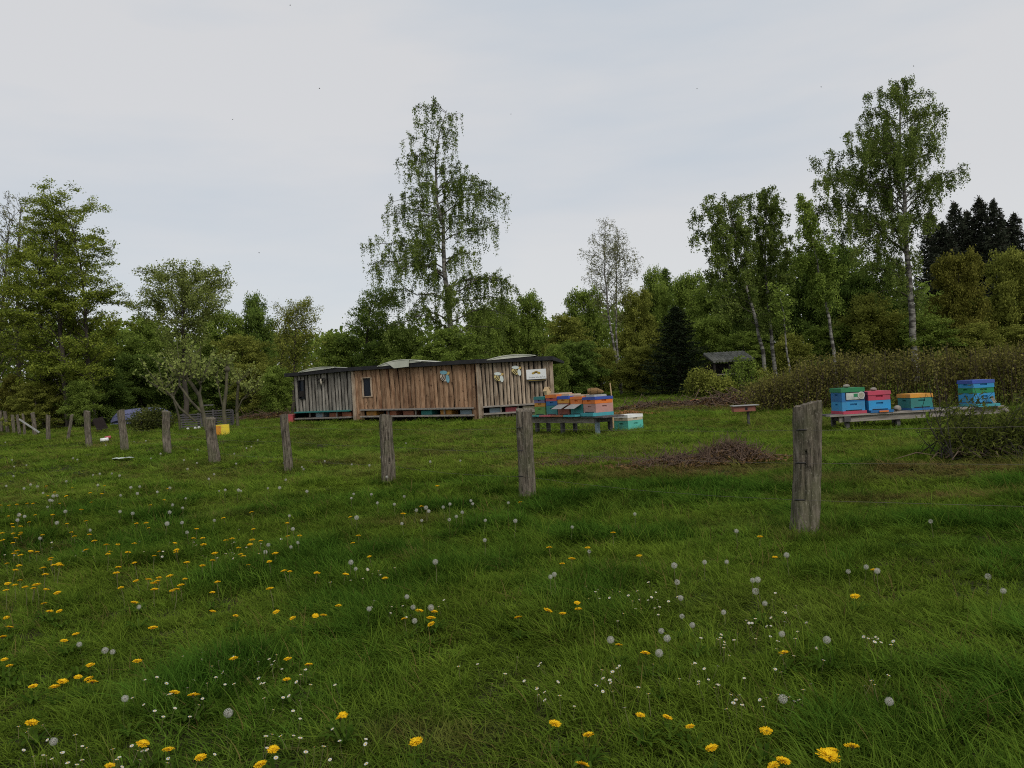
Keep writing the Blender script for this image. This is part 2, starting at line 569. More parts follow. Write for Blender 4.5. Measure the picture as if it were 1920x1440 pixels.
# ------------------------------------------------------------------ trees
def birch_bark():
    m = bpy.data.materials.new('birch_bark')
    m.use_nodes = True
    t = m.node_tree
    L = t.links.new
    b = t.nodes['Principled BSDF']
    b.inputs['Roughness'].default_value = 0.8
    tc = N(t, 'ShaderNodeTexCoord')
    mp = N(t, 'ShaderNodeMapping')
    mp.inputs['Scale'].default_value = (2.0, 2.0, 6.5)
    L(tc.outputs['Object'], mp.inputs[0])
    nz = N(t, 'ShaderNodeTexNoise')
    nz.inputs['Scale'].default_value = 1.1
    nz.inputs['Detail'].default_value = 5
    L(mp.outputs[0], nz.inputs['Vector'])
    r = N(t, 'ShaderNodeValToRGB')
    r.color_ramp.elements[0].position = 0.45
    r.color_ramp.elements[0].color = (0.22, 0.208, 0.18, 1)
    r.color_ramp.elements[1].position = 0.56
    r.color_ramp.elements[1].color = (0.045, 0.04, 0.033, 1)
    L(nz.outputs['Fac'], r.inputs[0])
    L(r.outputs[0], b.inputs['Base Color'])
    return m
BIRCH = birch_bark()
BARK = mat('grey_brown_bark', (0.075, 0.062, 0.048), (0.03, 0.026, 0.02), rough=0.9, scale=3, stretch=(2, 2, .6), bump=0.3)
BIRCHTWIG = mat('birch_twigs', (0.1, 0.085, 0.07), (0.05, 0.042, 0.036), rough=0.85, scale=4)
BARKG = mat('mossy_bark', (0.11, 0.1, 0.06), (0.045, 0.04, 0.027), rough=0.9, scale=5, stretch=(1, 1, .5), bump=0.3)
LF_BIRCH = leafmat('birch_leaves', (0.061, 0.095, 0.020), (0.207, 0.262, 0.061))
LF_BEECH = leafmat('beech_leaves', (0.098, 0.137, 0.020), (0.305, 0.354, 0.055))
LF_MID = leafmat('mid_green_leaves', (0.091, 0.140, 0.024), (0.268, 0.348, 0.067))
LF_DARK = leafmat('dark_green_leaves', (0.061, 0.104, 0.022), (0.183, 0.256, 0.051))
LF_OLIVE = leafmat('olive_leaves', (0.116, 0.137, 0.024), (0.305, 0.323, 0.067))
LF_YEL = leafmat('yellow_green_leaves', (0.09, 0.096, 0.016), (0.235, 0.225, 0.048))
LF_PALE = leafmat('pale_spring_leaves', (0.116, 0.147, 0.032), (0.315, 0.362, 0.105))
LF_TWIG = leafmat('brown_opening_buds', (0.12, 0.125, 0.055), (0.27, 0.275, 0.12))
LF_SPR = leafmat('spruce_needles', (0.016, 0.026, 0.014), (0.055, 0.074, 0.033), trans=0.1)
LF_SPRD = leafmat('dark_spruce_needles', (0.018, 0.022, 0.016), (0.052, 0.06, 0.038), trans=0.08)
LF_HEDGE = leafmat('hedge_leaves', (0.097, 0.092, 0.022), (0.242, 0.220, 0.064))
LF_BUSH = leafmat('evergreen_bush_leaves', (0.035, 0.05, 0.014), (0.14, 0.155, 0.04))

def grow(trunks, prof, rng, n_limb=60, t0=0.3, rise=0.5, droop=0.1, sub=5.0, sub_len=0.3, n_leaf=20000, lsize=0.1, jit=(0.15, 0.1),
         strand=0.0, r0=0.15, depth=0.85, asp=0.6, flat=0.0, hang=0.0, twigs=True, up=0.15, inner=0.15, topw=0.9, side=0.0, ext=1.0):
    """trunks: list of Nx3 paths; prof: (zs, left x, right x) outline. Returns wood tubes and leaf arrays (local coordinates)."""
    zs, xl, xr = prof
    tubes, C, TI = [], [], []
    allsub = []
    ztop = zs.max()
    for ti, tr in enumerate(trunks):
        z0, z1 = tr[0, 2], tr[-1, 2]
        k = np.linspace(0, 1, 14)
        cz = np.linspace(z0, z1, 14)
        P = np.stack([np.interp(cz, tr[:, 2], tr[:, j]) for j in range(3)], -1)
        P[1:-1, :2] += rng.normal(0, r0 * 0.25, (12, 2))
        tubes.append((P, r0 * (1 - k) ** 0.85 * (1 if ti == 0 else .8) + 0.012, 9))
        nl = max(4, n_limb // len(trunks))
        for i in range(nl):
            f = t0 + (1 - t0) * ((i + rng.random()) / nl) ** topw
            az = i * 2.39996 + rng.normal(0, 0.35)
            if rng.random() < side:
                az = (0 if rng.random() < .5 else math.pi) + rng.normal(0, .3)
            za = z0 + (z1 - z0) * f
            pa = np.array([np.interp(za, P[:, 2], P[:, j]) for j in range(3)])
            zt, q = za, rng.uniform(0.8, 1.0)
            for _ in range(3):
                L_ = pa[0] - np.interp(zt, zs, xl)
                R_ = np.interp(zt, zs, xr) - pa[0]
                wr = 0.5 + 0.5 * math.cos(az)
                rad = L_ * (1 - wr) + R_ * wr
                if abs(math.sin(az)) > 0.5:
                    rad = rad * depth
                rad = max(rad, 0.12) * q
                zt = min(za + rise * rad, ztop * 0.99)
            rad *= rng.uniform(0.9, 1.05) * ext
            h = np.array((math.cos(az), math.sin(az), 0))
            tip = pa + h * rad + np.array((0, 0, zt - za - droop * rad))
            ctl = pa + h * rad * 0.45 + np.array((0, 0, (zt - za) * 0.75 + 0.1 * rad))
            u = np.linspace(0, 1, 6)[:, None]
            B = (1 - u) ** 2 * pa + 2 * u * (1 - u) * ctl + u ** 2 * tip
            B[1:] += rng.normal(0, 0.03 * rad + 0.01, (5, 3))
            ra = r0 * 0.25 * (1 - f * 0.75) * min(1.2, 0.4 + rad / 4)
            tubes.append((B, ra * (1 - u[:, 0]) ** 0.8 + 0.006, 5))
            ll = np.linalg.norm(np.diff(B, axis=0), axis=1).sum()
            ns = max(3, int(ll * sub))
            for s in range(ns):
                us = inner + (1.0 - inner) * (s + rng.random()) / ns
                j = min(int(us * 5), 4)
                pb = B[j] + (B[j + 1] - B[j]) * (us * 5 - j)
                dv = (B[j + 1] - B[j]) / (np.linalg.norm(B[j + 1] - B[j]) + 1e-6)
                dv = dv * 0.7 + rng.normal(0, 0.62, 3) + np.array((0, 0, up))
                dv /= np.linalg.norm(dv)
                sl_ = max(0.12, ll * sub_len * rng.uniform(0.4, 1.0) * (1.15 - 0.6 * us))
                mid = pb + dv * sl_ * 0.5 + np.array((0, 0, 0.04 * sl_))
                end = pb + dv * sl_ + np.array((0, 0, -droop * sl_))
                allsub.append((pb, mid, end, sl_))
                if twigs and sl_ > 0.2:
                    tubes.append((np.array((pb, mid, end)), np.array((0.012, 0.008, 0.004)) * (0.7 + sl_ * 0.3), 3))
    A = np.array([s[0] for s in allsub]); M = np.array([s[1] for s in allsub]); E = np.array([s[2] for s in allsub]); Ls = np.array([s[3] for s in allsub])
    w = Ls ** 0.8
    pick = rng.choice(len(allsub), n_leaf, p=w / w.sum())
    u = rng.uniform(0.15, 1.05, n_leaf)[:, None]
    C = (1 - u) ** 2 * A[pick] + 2 * u * (1 - u) * M[pick] + u ** 2 * E[pick]
    if strand:
        ns = 4
        su = rng.random((len(allsub), ns))
        sl2 = rng.uniform(0.15, 1.0, (len(allsub), ns)) * strand
        k = rng.integers(0, ns, n_leaf)
        uu = su[pick, k][:, None]
        C0 = (1 - uu) ** 2 * A[pick] + 2 * uu * (1 - uu) * M[pick] + uu ** 2 * E[pick]
        C0[:, 2] -= rng.random(n_leaf) * sl2[pick, k]
        use = rng.random(n_leaf) < 0.72
        C = np.where(use[:, None], C0, C)
    C = C + rng.normal(size=(n_leaf, 3)) * np.array((jit[0], jit[0], jit[1]))
    base = rng.normal(0.5, 0.2, len(allsub))
    ti = np.clip(base[pick] + rng.normal(0, 0.2, n_leaf), 0, 1)
    sz = lsize * rng.uniform(0.6, 1.3, n_leaf)
    V, F = leaves_arrays(C, sz, rng, asp, hang, flat)
    return tubes, V, F, np.repeat(ti, 4)
def place_tree(name, tubes, V, F, tint, bark, leaf, loc, label, cat='tree', group=None, crown='crown'):
    e = empty(name, loc, 0, label, cat, group)
    if bark is BIRCH:
        link(bpy.data.objects.new('trunk', wood_mesh('trunk', [t for t in tubes if t[2] == 9], bark)), e)
        link(bpy.data.objects.new('branches', wood_mesh('branches', [t for t in tubes if t[2] != 9], BIRCHTWIG)), e)
    else:
        link(bpy.data.objects.new('trunk', wood_mesh('trunk', tubes, bark)), e)
    link(bpy.data.objects.new(crown, quads_mesh(crown, V, F, leaf, ('tint', tint))), e)
    return e
def traced(name, d, trunks_px, prof_px, bark, leaf, label, seed, cat='tree', group=None, ydep=0.25, **kw):
    """a tree measured from its outline at depth d, built in the round"""
    rng = np.random.default_rng(seed)
    b = at(*trunks_px[0][0], d)
    base = np.array((b[0], d, float(T(b[0], d))))
    trunks = []
    for ti, t in enumerate(trunks_px):
        Q = np.array([at(px, py, d) for px, py in t]) - base
        Q[:, 1] = ydep * ti + rng.normal(0, 0.12, len(Q)) * (np.arange(len(Q)) > 0)
        Q[0, 2] = -0.15
        Q = Q[np.argsort(Q[:, 2])]
        trunks.append(Q)
    pl = np.array([at(l, py, d) for py, l, r in prof_px]) - base
    pr = np.array([at(r, py, d) for py, l, r in prof_px]) - base
    zs = np.linspace(min(pl[:, 2].min(), pr[:, 2].min()), max(pl[:, 2].max(), pr[:, 2].max()), 60)
    ol, orr = np.argsort(pl[:, 2]), np.argsort(pr[:, 2])
    prof = (zs, np.interp(zs, pl[ol, 2], pl[ol, 0]), np.interp(zs, pr[orr, 2], pr[orr, 0]))
    tubes, V, F, ti = grow(trunks, prof, rng, **kw)
    return place_tree(name, tubes, V, F, ti, bark, leaf, base, label, cat, group)

def build_trees():
    # --- measured single trees
    traced('birch_tree', 46, [[(853, 735), (846, 620), (836, 531), (829, 422), (817, 329), (815, 284), (823, 238), (838, 205)]],
           [(188, 832, 866), (200, 772, 868), (240, 760, 862), (270, 745, 848), (295, 756, 856), (318, 752, 880), (332, 742, 940), (350, 735, 948), (380, 716, 918), (420, 714, 946), (445, 692, 905), (465, 668, 928), (490, 680, 972), (515, 684, 972), (545, 695, 960), (600, 700, 960), (660, 715, 950)],
           BIRCH, LF_BIRCH, 'tall weeping birch with airy green crown rising behind the wooden shed', 1, 'tree',
           n_limb=66, t0=0.14, rise=0.3, droop=0.2, sub=2.8, sub_len=0.32, inner=0.14, side=0.4, ext=1.12, n_leaf=84000, lsize=0.098, jit=(0.055, 0.06), strand=1.7, topw=0.72, r0=0.2, hang=0.9, depth=0.9)
    traced('birch_tree', 42, [[(1714, 672), (1708, 557), (1700, 474), (1691, 370), (1691, 287), (1693, 203), (1692, 158)]],
           [(150, 1672, 1714), (163, 1622, 1738), (190, 1608, 1765), (220, 1600, 1772), (240, 1588, 1762), (265, 1558, 1778), (280, 1530, 1812), (310, 1524, 1792), (335, 1524, 1826), (370, 1530, 1772), (400, 1534, 1752), (430, 1548, 1732), (460, 1560, 1722), (500, 1620, 1735), (540, 1640, 1740)],
           BIRCH, LF_BIRCH, 'tall broad birch with white banded trunk rising above the brown hedge', 2, 'tree',
           n_limb=84, t0=0.24, rise=0.5, droop=0.14, sub=2.9, sub_len=0.3, inner=0.16, side=0.25, ext=1.04, n_leaf=90000, lsize=0.1, jit=(0.06, 0.07), strand=1.0, r0=0.19, hang=0.7, depth=0.9)
    traced('birch_tree', 40, [[(1441, 715), (1414, 599), (1395, 520), (1378, 440), (1362, 375)]],
           [(342, 1330, 1356), (358, 1306, 1388), (400, 1296, 1412), (440, 1292, 1420), (485, 1294, 1420), (530, 1310, 1420), (580, 1330, 1430)],
           BIRCH, LF_BIRCH, 'birch leaning left with slanting white trunk right of the dark spruce', 3, 'tree',
           n_limb=48, t0=0.34, rise=0.35, droop=0.18, sub=4, sub_len=0.34, n_leaf=30000, lsize=0.105, jit=(0.07, 0.07), strand=0.75, r0=0.1, hang=0.7)
    traced('birch_tree', 41, [[(1456, 705), (1439, 578), (1437, 487), (1439, 412), (1436, 360)]],
           [(346, 1408, 1446), (360, 1392, 1470), (400, 1384, 1486), (440, 1382, 1496), (480, 1384, 1494), (520, 1390, 1490), (570, 1400, 1480)],
           BIRCH, LF_BIRCH, 'upright birch standing just right of the slanting birch trunk', 4, 'tree',
           n_limb=46, t0=0.32, rise=0.45, droop=0.14, sub=4, sub_len=0.34, n_leaf=29000, lsize=0.105, jit=(0.07, 0.07), strand=0.75, r0=0.1, hang=0.7)
    traced('birch_tree', 38, [[(1569, 694), (1556, 620), (1546, 560), (1538, 520), (1524, 440), (1506, 374)]],
           [(360, 1494, 1508), (382, 1490, 1524), (412, 1494, 1546), (445, 1488, 1562), (475, 1480, 1572), (505, 1484, 1580), (540, 1500, 1580)],
           BIRCH, LF_MID, 'slim birch with clean white lower trunk between the two birch groups', 5, 'tree',
           n_limb=34, t0=0.42, rise=0.5, droop=0.12, sub=4.5, sub_len=0.34, n_leaf=16000, lsize=0.105, jit=(0.08, 0.08), strand=0.6, r0=0.085, hang=0.6)
    traced('birch_tree', 38, [[(1486, 712), (1476, 640), (1466, 590), (1458, 540)]],
           [(520, 1440, 1470), (560, 1435, 1490), (600, 1440, 1490)],
           BIRCH, LF_MID, 'thin pale birch sapling at the left end of the brown hedge', 6, 'tree',
           n_limb=10, t0=0.55, rise=0.6, sub=6, n_leaf=1200, lsize=0.12, r0=0.05)
    traced('birch_tree', 50, [[(1165, 734), (1151, 644), (1142, 591), (1134, 512), (1135, 412)], [(1166, 734), (1157, 644), (1156, 565), (1157, 499), (1162, 430)]],
           [(406, 1130, 1143), (424, 1110, 1166), (445, 1104, 1182), (460, 1083, 1196), (482, 1083, 1208), (502, 1085, 1200), (530, 1088, 1192), (560, 1100, 1185), (600, 1118, 1172), (650, 1135, 1168)],
           BIRCH, LF_TWIG, 'slender twin stemmed birch with thin nearly leafless crown right of the shed', 7, 'tree',
           n_limb=64, t0=0.4, rise=0.75, droop=0.12, sub=6, sub_len=0.3, n_leaf=9500, lsize=0.085, jit=(0.05, 0.06), strand=0.8, r0=0.085, hang=0.9)
    traced('beech_tree', 42, [[(128, 782), (118, 640), (110, 500), (103, 400), (98, 352)], [(172, 780), (160, 640), (148, 540), (135, 450), (120, 400)], [(72, 782), (66, 640), (62, 520), (70, 420)]],
           [(343, 60, 130), (356, 48, 152), (375, 36, 172), (400, 22, 198), (425, 26, 184), (455, 10, 204), (500, -10, 208), (535, -20, 232), (555, -30, 240), (585, -30, 228), (620, -40, 224), (660, -40, 214), (700, -30, 205), (735, -10, 190)],
           BARK, LF_BEECH, 'tall spreading beech with tiered branches at the left edge', 8, 'tree',
           n_limb=135, t0=0.1, rise=0.55, droop=0.04, sub=3.2, sub_len=0.27, n_leaf=92000, lsize=0.112, jit=(0.14, 0.07), r0=0.15, flat=0.3, up=0.1)
    traced('bare_tree', 47, [[(30, 782), (34, 640), (36, 500), (38, 380)], [(-20, 782), (-6, 640), (5, 500), (12, 400)]],
           [(352, 26, 46), (368, 2, 62), (400, -15, 75), (450, -40, 90), (520, -60, 110), (620, -70, 120), (720, -60, 110)],
           BARK, LF_TWIG, 'nearly bare twiggy tree at far left beside the tall beech', 9, 'tree',
           n_limb=90, t0=0.2, rise=0.9, droop=0.0, sub=6, sub_len=0.28, n_leaf=9000, lsize=0.1, jit=(0.06, 0.08), r0=0.15, up=0.4)
    traced('ash_tree', 43, [[(349, 782), (347, 660), (346, 600), (345, 540)]],
           [(508, 320, 366), (522, 292, 418), (540, 258, 438), (562, 248, 446), (590, 258, 440), (620, 280, 415), (650, 305, 385)],
           BARK, LF_PALE, 'round crowned tree with fan of bare limbs right of the tall beech', 10, 'tree',
           n_limb=90, t0=0.3, rise=0.6, droop=-0.03, sub=3.2, sub_len=0.24, n_leaf=26000, lsize=0.11, jit=(0.13, 0.13), r0=0.15, up=0.4, inner=0.4)
    traced('sparse_tree', 46, [[(548, 775), (550, 690), (553, 640), (556, 590)], [(520, 775), (526, 690), (530, 640), (534, 600)]],
           [(566, 528, 552), (580, 512, 588), (600, 506, 602), (630, 504, 610), (660, 508, 606), (690, 515, 600)],
           BARK, LF_OLIVE, 'half bare rounded tree showing sky between its stems left of the shed', 11, 'tree',
           n_limb=60, t0=0.3, rise=0.95, droop=0.0, sub=5, sub_len=0.26, n_leaf=11000, lsize=0.1, jit=(0.12, 0.12), r0=0.09, up=0.3)
    traced('maple_tree', 52, [[(676, 760), (682, 680), (690, 600), (704, 545)]],
           [(532, 690, 735), (550, 672, 752), (580, 655, 770), (610, 640, 780), (640, 622, 785), (680, 620, 780)],
           BARK, LF_DARK, 'dark leafy tree showing its trunk at the left foot of the tall weeping birch', 12, 'tree',
           n_limb=46, t0=0.2, rise=0.4, sub=4.5, sub_len=0.3, n_leaf=26000, lsize=0.125, jit=(0.16, 0.11), r0=0.15)
    # --- filler trees of the wood edge: a few shapes, copied
    def unit(seed, n_leaf, lsize, t0, rise, H=8.0, w=2.7, **kw):
        rng = np.random.default_rng(seed)
        zs = np.linspace(0, H, 30)
        f = zs / H
        rad = w * np.interp(f, (0, .08, .25, .5, .72, .86, .95, 1), (.55, .8, .95, 1, .88, .64, .38, .12)) * (0.62 + 0.62 * np.random.default_rng(seed + 90).random(30))
        tr = np.stack((np.linspace(0, 0.2, 8), np.zeros(8), np.linspace(-0.15, H * 0.86, 8)), -1)
        tb, V, F, ti = grow([tr], (zs, -rad, rad), rng, n_limb=kw.pop('n_limb', 46), ext=1.1, t0=t0, rise=rise, n_leaf=n_leaf, lsize=lsize, twigs=False, **kw)
        return wood_mesh('trunk', tb, BARK), V, F, ti
    units = [unit(31, 34000, 0.165, 0.04, 0.35, sub=2.6, sub_len=0.42, jit=(0.21, 0.14), r0=0.13),
             unit(32, 34000, 0.165, 0.06, 0.55, sub=2.6, sub_len=0.42, jit=(0.21, 0.17), r0=0.12),
             unit(33, 36000, 0.16, 0.03, 0.2, w=3.1, sub=2.6, sub_len=0.38, jit=(0.22, 0.11), r0=0.13, flat=0.4),
             unit(34, 32000, 0.16, 0.02, 0.8, w=2.4, sub=2.8, sub_len=0.4, jit=(0.19, 0.2), r0=0.1)]
    cache = {}
    def crown_mesh(k, leaf):
        if k not in cache:
            _, V, F, ti = units[k]
            cache[k] = quads_mesh('crown', V, F, leaf, ('tint', ti))
        return cache[k]
    n = [0]
    def filler(name, px, top, hw, d, k, leaf, label, group):
        t = at(px, top, d)
        gz = float(T(t[0], d))
        e = empty(name, (t[0], d, gz), n[0] * 1.7, label, 'tree' if name.endswith('tree') else 'shrub', group)
        n[0] += 1
        H = (t[2] - gz)
        wsc = hw * d / FPX / 2.75
        for nm, me in (('trunk', units[k][0]), ('crown', crown_mesh(k, leaf))):
            o = link(bpy.data.objects.new(nm, me), e)
            o.scale = (wsc, wsc, H / 7.25)
            if nm == 'crown':
                o.material_slots[0].link = 'OBJECT'; o.material_slots[0].material = leaf
        return e
    G1 = 'leafy trees along the wood edge'
    rows = [
        (215, 615, 62, 51, 2, LF_MID, 'green tree filling the gap between the tall beech and the round crowned tree'),
        (275, 598, 52, 54, 0, LF_MID, 'mid green tree behind the left side of the round crowned tree'),
        (412, 588, 55, 55, 1, LF_MID, 'mid green tree behind the right side of the round crowned tree'),
        (474, 561, 48, 57, 3, LF_DARK, 'pointed darker tree between round crowned tree and half bare tree'),
        (448, 625, 60, 50, 2, LF_OLIVE, 'olive tree behind the pollarded fruit trees'),
        (628, 628, 48, 52, 1, LF_MID, 'light green tree rising over the left end of the shed roof'),
        (755, 615, 62, 50, 0, LF_MID, 'green tree right behind the middle skylight of the shed'),
        (838, 612, 66, 43.5, 2, LF_MID, 'green tree around the lower trunk of the tall weeping birch'),
        (900, 580, 52, 54, 1, LF_MID, 'green tree behind the blue winged bee board'),
        (945, 566, 42, 57, 3, LF_MID, 'pointed green tree just right of the tall weeping birch'),
        (990, 552, 44, 58, 0, LF_MID, 'taller green tree behind the right end of the shed'),
        (1092, 548, 46, 57, 1, LF_MID, 'green tree behind the left side of the thin twin birch'),
        (1060, 588, 56, 49, 2, LF_OLIVE, 'olive green tree right behind the shed sign'),
        (1190, 545, 44, 56, 0, LF_OLIVE, 'olive tree behind the right side of the thin twin birch'),
        (1222, 512, 40, 60, 3, LF_MID, 'green tree left of the pointed conifer'),
        (1290, 520, 46, 58, 1, LF_MID, 'green tree behind the dark spruce'),
        (1345, 520, 62, 52, 2, LF_MID, 'green tree behind the slanting birch crown'),
        (1420, 508, 62, 50, 0, LF_DARK, 'dark green tree under the crown of the upright birch'),
        (1500, 478, 62, 50, 1, LF_DARK, 'dark green tree behind the slim birch'),
        (1582, 462, 64, 51, 0, LF_DARK, 'dark green tree left of the tall broad birch trunk'),
        (1655, 482, 58, 49, 2, LF_DARK, 'dark green tree behind the trunk of the tall broad birch'),
        (1625, 560, 80, 45, 3, LF_OLIVE, 'olive bushy tree over the middle of the brown hedge'),
        (1790, 482, 56, 44, 1, LF_YEL, 'yellowish tree in front of the dark conifers'),
        (1895, 472, 62, 46, 0, LF_OLIVE, 'olive green tree at the right edge in front of the conifers'),
        (1985, 500, 70, 47, 2, LF_OLIVE, 'olive tree at the outer right edge behind the hedge'),
        (1730, 590, 60, 43, 2, LF_MID, 'low green tree right of the white banded trunk'),
        (-90, 520, 90, 48, 0, LF_MID, 'green tree just past the left edge behind the fence corner'),
    ]
    for r in rows:
        filler('broadleaf_tree', *r[:6], r[6], G1)
    G2 = 'shrubs under the wood edge'
    rows = [
        (25, 705, 46, 47, 3, LF_YEL, 'yellow leaved shrub behind the crowded fence posts at far left'),
        (118, 690, 60, 44, 2, LF_OLIVE, 'olive shrub under the tall beech'),
        (150, 716, 42, 41, 1, LF_MID, 'green shrub between the beech trunks and the blue boat'),
        (62, 714, 42, 41.5, 2, LF_OLIVE, 'olive shrub right of the yellow leaved shrub'),
        (190, 690, 55, 45, 0, LF_DARK, 'dark shrub left of the upturned blue boat'),
        (262, 668, 55, 49, 1, LF_DARK, 'dark shrub right behind the upturned blue boat'),
        (330, 672, 50, 48, 0, LF_DARK, 'dark shrub behind the leaning pollarded tree'),
        (400, 668, 50, 47, 2, LF_DARK, 'dark green shrub between the pollarded trees'),
        (470, 684, 46, 45, 1, LF_OLIVE, 'olive shrub right of the upright pollarded trees'),
        (516, 690, 44, 43, 3, LF_MID, 'green shrub touching the left end of the shed'),
        (1085, 640, 50, 46, 0, LF_DARK, 'dark shrub behind the stacked hives'),
        (1040, 650, 34, 44, 3, LF_MID, 'green shrub just past the right corner of the shed'),
        (1125, 655, 44, 47, 1, LF_OLIVE, 'olive shrub left of the twin birch trunks'),
        (1195, 650, 44, 48, 0, LF_OLIVE, 'olive shrub right of the twin birch trunks'),
        (1330, 600, 52, 50, 1, LF_MID, 'green shrub above the little tiled roof'),
        (1395, 620, 50, 46, 2, LF_MID, 'green shrub left of the slanting birch trunk'),
        (1480, 630, 50, 44, 3, LF_OLIVE, 'twiggy olive shrub between upright birch and slim birch'),
        (1550, 615, 60, 46, 1, LF_MID, 'green shrub behind the slim white birch trunk'),
        (1830, 610, 60, 42, 3, LF_OLIVE, 'olive shrub over the hedge below the yellowish tree'),
        (1920, 610, 70, 42, 0, LF_OLIVE, 'olive shrub over the hedge at the right edge'),
    ]
    for r in rows:
        filler('broadleaf_shrub', *r[:6], r[6], G2)
    # --- conifers
    def spruce(seed, H=10.0, w=2.6, n_leaf=15000, lsize=0.2):
        rng = np.random.default_rng(seed)
        tb = [(np.array(((0, 0, -0.2), (0.03, 0, H * 0.5), (0, 0.02, H))), np.array((0.16, 0.09, 0.015)), 7)]
        C, TI = [], []
        nl = 150
        for i in range(nl):
            f = ((i + rng.random()) / nl) ** 0.9
            z = 0.35 + f * (H - 0.5)
            r = w * (1 - f) ** 0.7 * rng.uniform(0.65, 1.05) + 0.08
            az = i * 2.4 + rng.normal(0, 0.3)
            h = np.array((math.cos(az), math.sin(az), 0))
            u = np.linspace(0, 1, 5)[:, None]
            B = np.array((0, 0, z)) + h * r * u + np.array((0, 0, 1)) * (-0.3 * r * u + 0.32 * r * u ** 3)
            tb.append((B, 0.03 * (1 - u[:, 0]) + 0.006, 4))
            k = int(n_leaf / nl * (0.35 + 1.3 * (1 - f)))
            uu = rng.uniform(0.08, 1.03, k)
            Pb = np.array((0, 0, z)) + h * r * uu[:, None] + np.array((0, 0, 1)) * (-0.3 * r * uu + 0.32 * r * uu ** 3)[:, None]
            sd = np.array((-h[1], h[0], 0))
            Pb = Pb + sd * (rng.normal(0, 0.24, k) * r * (1.15 - uu))[:, None] + rng.normal(size=(k, 3)) * (0.05, 0.05, 0.06)
            Pb[:, 2] -= rng.random(k) * 0.22
            C.append(Pb)
            TI.append(np.clip(rng.normal(0.5, 0.2) + rng.normal(0, 0.15, k), 0, 1))
        C, TI = np.concatenate(C), np.concatenate(TI)
        V, F = leaves_arrays(C, lsize * rng.uniform(0.7, 1.5, len(C)), rng, 0.3, 0.5, 0.2)
        return wood_mesh('trunk', tb, BARK), V, F, np.repeat(TI, 4)
    sp = [spruce(51), spruce(52, w=2.2)]
    cm = {}
    def conifer(name, px, top, hw, d, k, leaf, label, group=None):
        t = at(px, top, d)
        gz = float(T(t[0], d))
        e = empty(name, (t[0], d, gz), n[0] * 1.3, label, 'tree', group)
        n[0] += 1
        if (k, leaf.name) not in cm:
            cm[(k, leaf.name)] = quads_mesh('crown', sp[k][1], sp[k][2], leaf, ('tint', sp[k][3]))
        for nm, me in (('trunk', sp[k][0]), ('crown', cm[(k, leaf.name)])):
            o = link(bpy.data.objects.new(nm, me), e)
            w = hw * d / FPX / (2.3 if k == 0 else 2.0)
            o.scale = (w, w, (t[2] - gz) / 10.0)
    conifer('spruce_tree', 1266, 572, 84, 46, 0, LF_SPR, 'dark dense spruce between the twin birch and the birch pair')
    conifer('spruce_tree', 1246, 500, 60, 66, 1, LF_DARK, 'pointed conifer top above the dark spruce', 'conifers')
    G3 = 'dark conifers at the right'
    for px, top, hw, lab in ((1742, 392, 66, 'leftmost dark conifer beside the tall broad birch crown'), (1788, 376, 74, 'second dark conifer from the tall broad birch'),
                             (1836, 366, 80, 'tallest dark conifer of the group at the right'), (1862, 372, 70, 'dark conifer just right of the tallest conifer'),
                             (1900, 396, 74, 'dark conifer nearest the right edge'), (1950, 410, 84, 'dark conifer cut by the right edge'),
                             (1812, 392, 80, 'dark conifer wedged between the second and the tallest conifer'), (1880, 408, 90, 'dark conifer behind the olive tree at the right edge'), (1765, 415, 90, 'dark conifer low behind the yellowish tree')):
        conifer('dark_conifer_tree', px, top, hw, 88 + (px % 7), 0, LF_SPRD, lab, G3)
    # --- the wood behind, seen as one mass
    rng = np.random.default_rng(77)
    nn = 110000
    x = rng.uniform(-62, 75, nn)
    y = rng.uniform(66, 84, nn)
    Hm = 6.0 + 2.4 * vn(x, y, 6, 0) + 1.6 * vn(x, y, 2.3, 1) + np.interp(x, (-62, -45, -25, -5, 15, 33, 38, 75), (4, 2, -1.8, -2.0, 0.2, 1.4, -1.0, -1.0))
    z = T(x, y) + Hm * rng.random(nn) ** 0.75
    C = np.stack((x, y, z), -1)
    C[:30000, 2] = T(x, y)[:30000] + 3.2 * rng.random(30000)
    z = C[:, 2]
    V, F = leaves_arrays(C, rng.uniform(0.28, 0.6, nn), rng, 0.75, 0.1, 0.1)
    ti = np.clip(0.35 + 0.6 * (vn(x, z * 2, 2.0, 2) - 0.5) + rng.normal(0, 0.15, nn), 0, 1)
    o = link(bpy.data.objects.new('distant_wood', quads_mesh('distant_wood', V, F, LF_MID, ('tint', np.repeat(ti, 4)))))
    tag(o, 'distant wood closing the view behind the single trees', 'wood', kind='stuff')
build_trees()

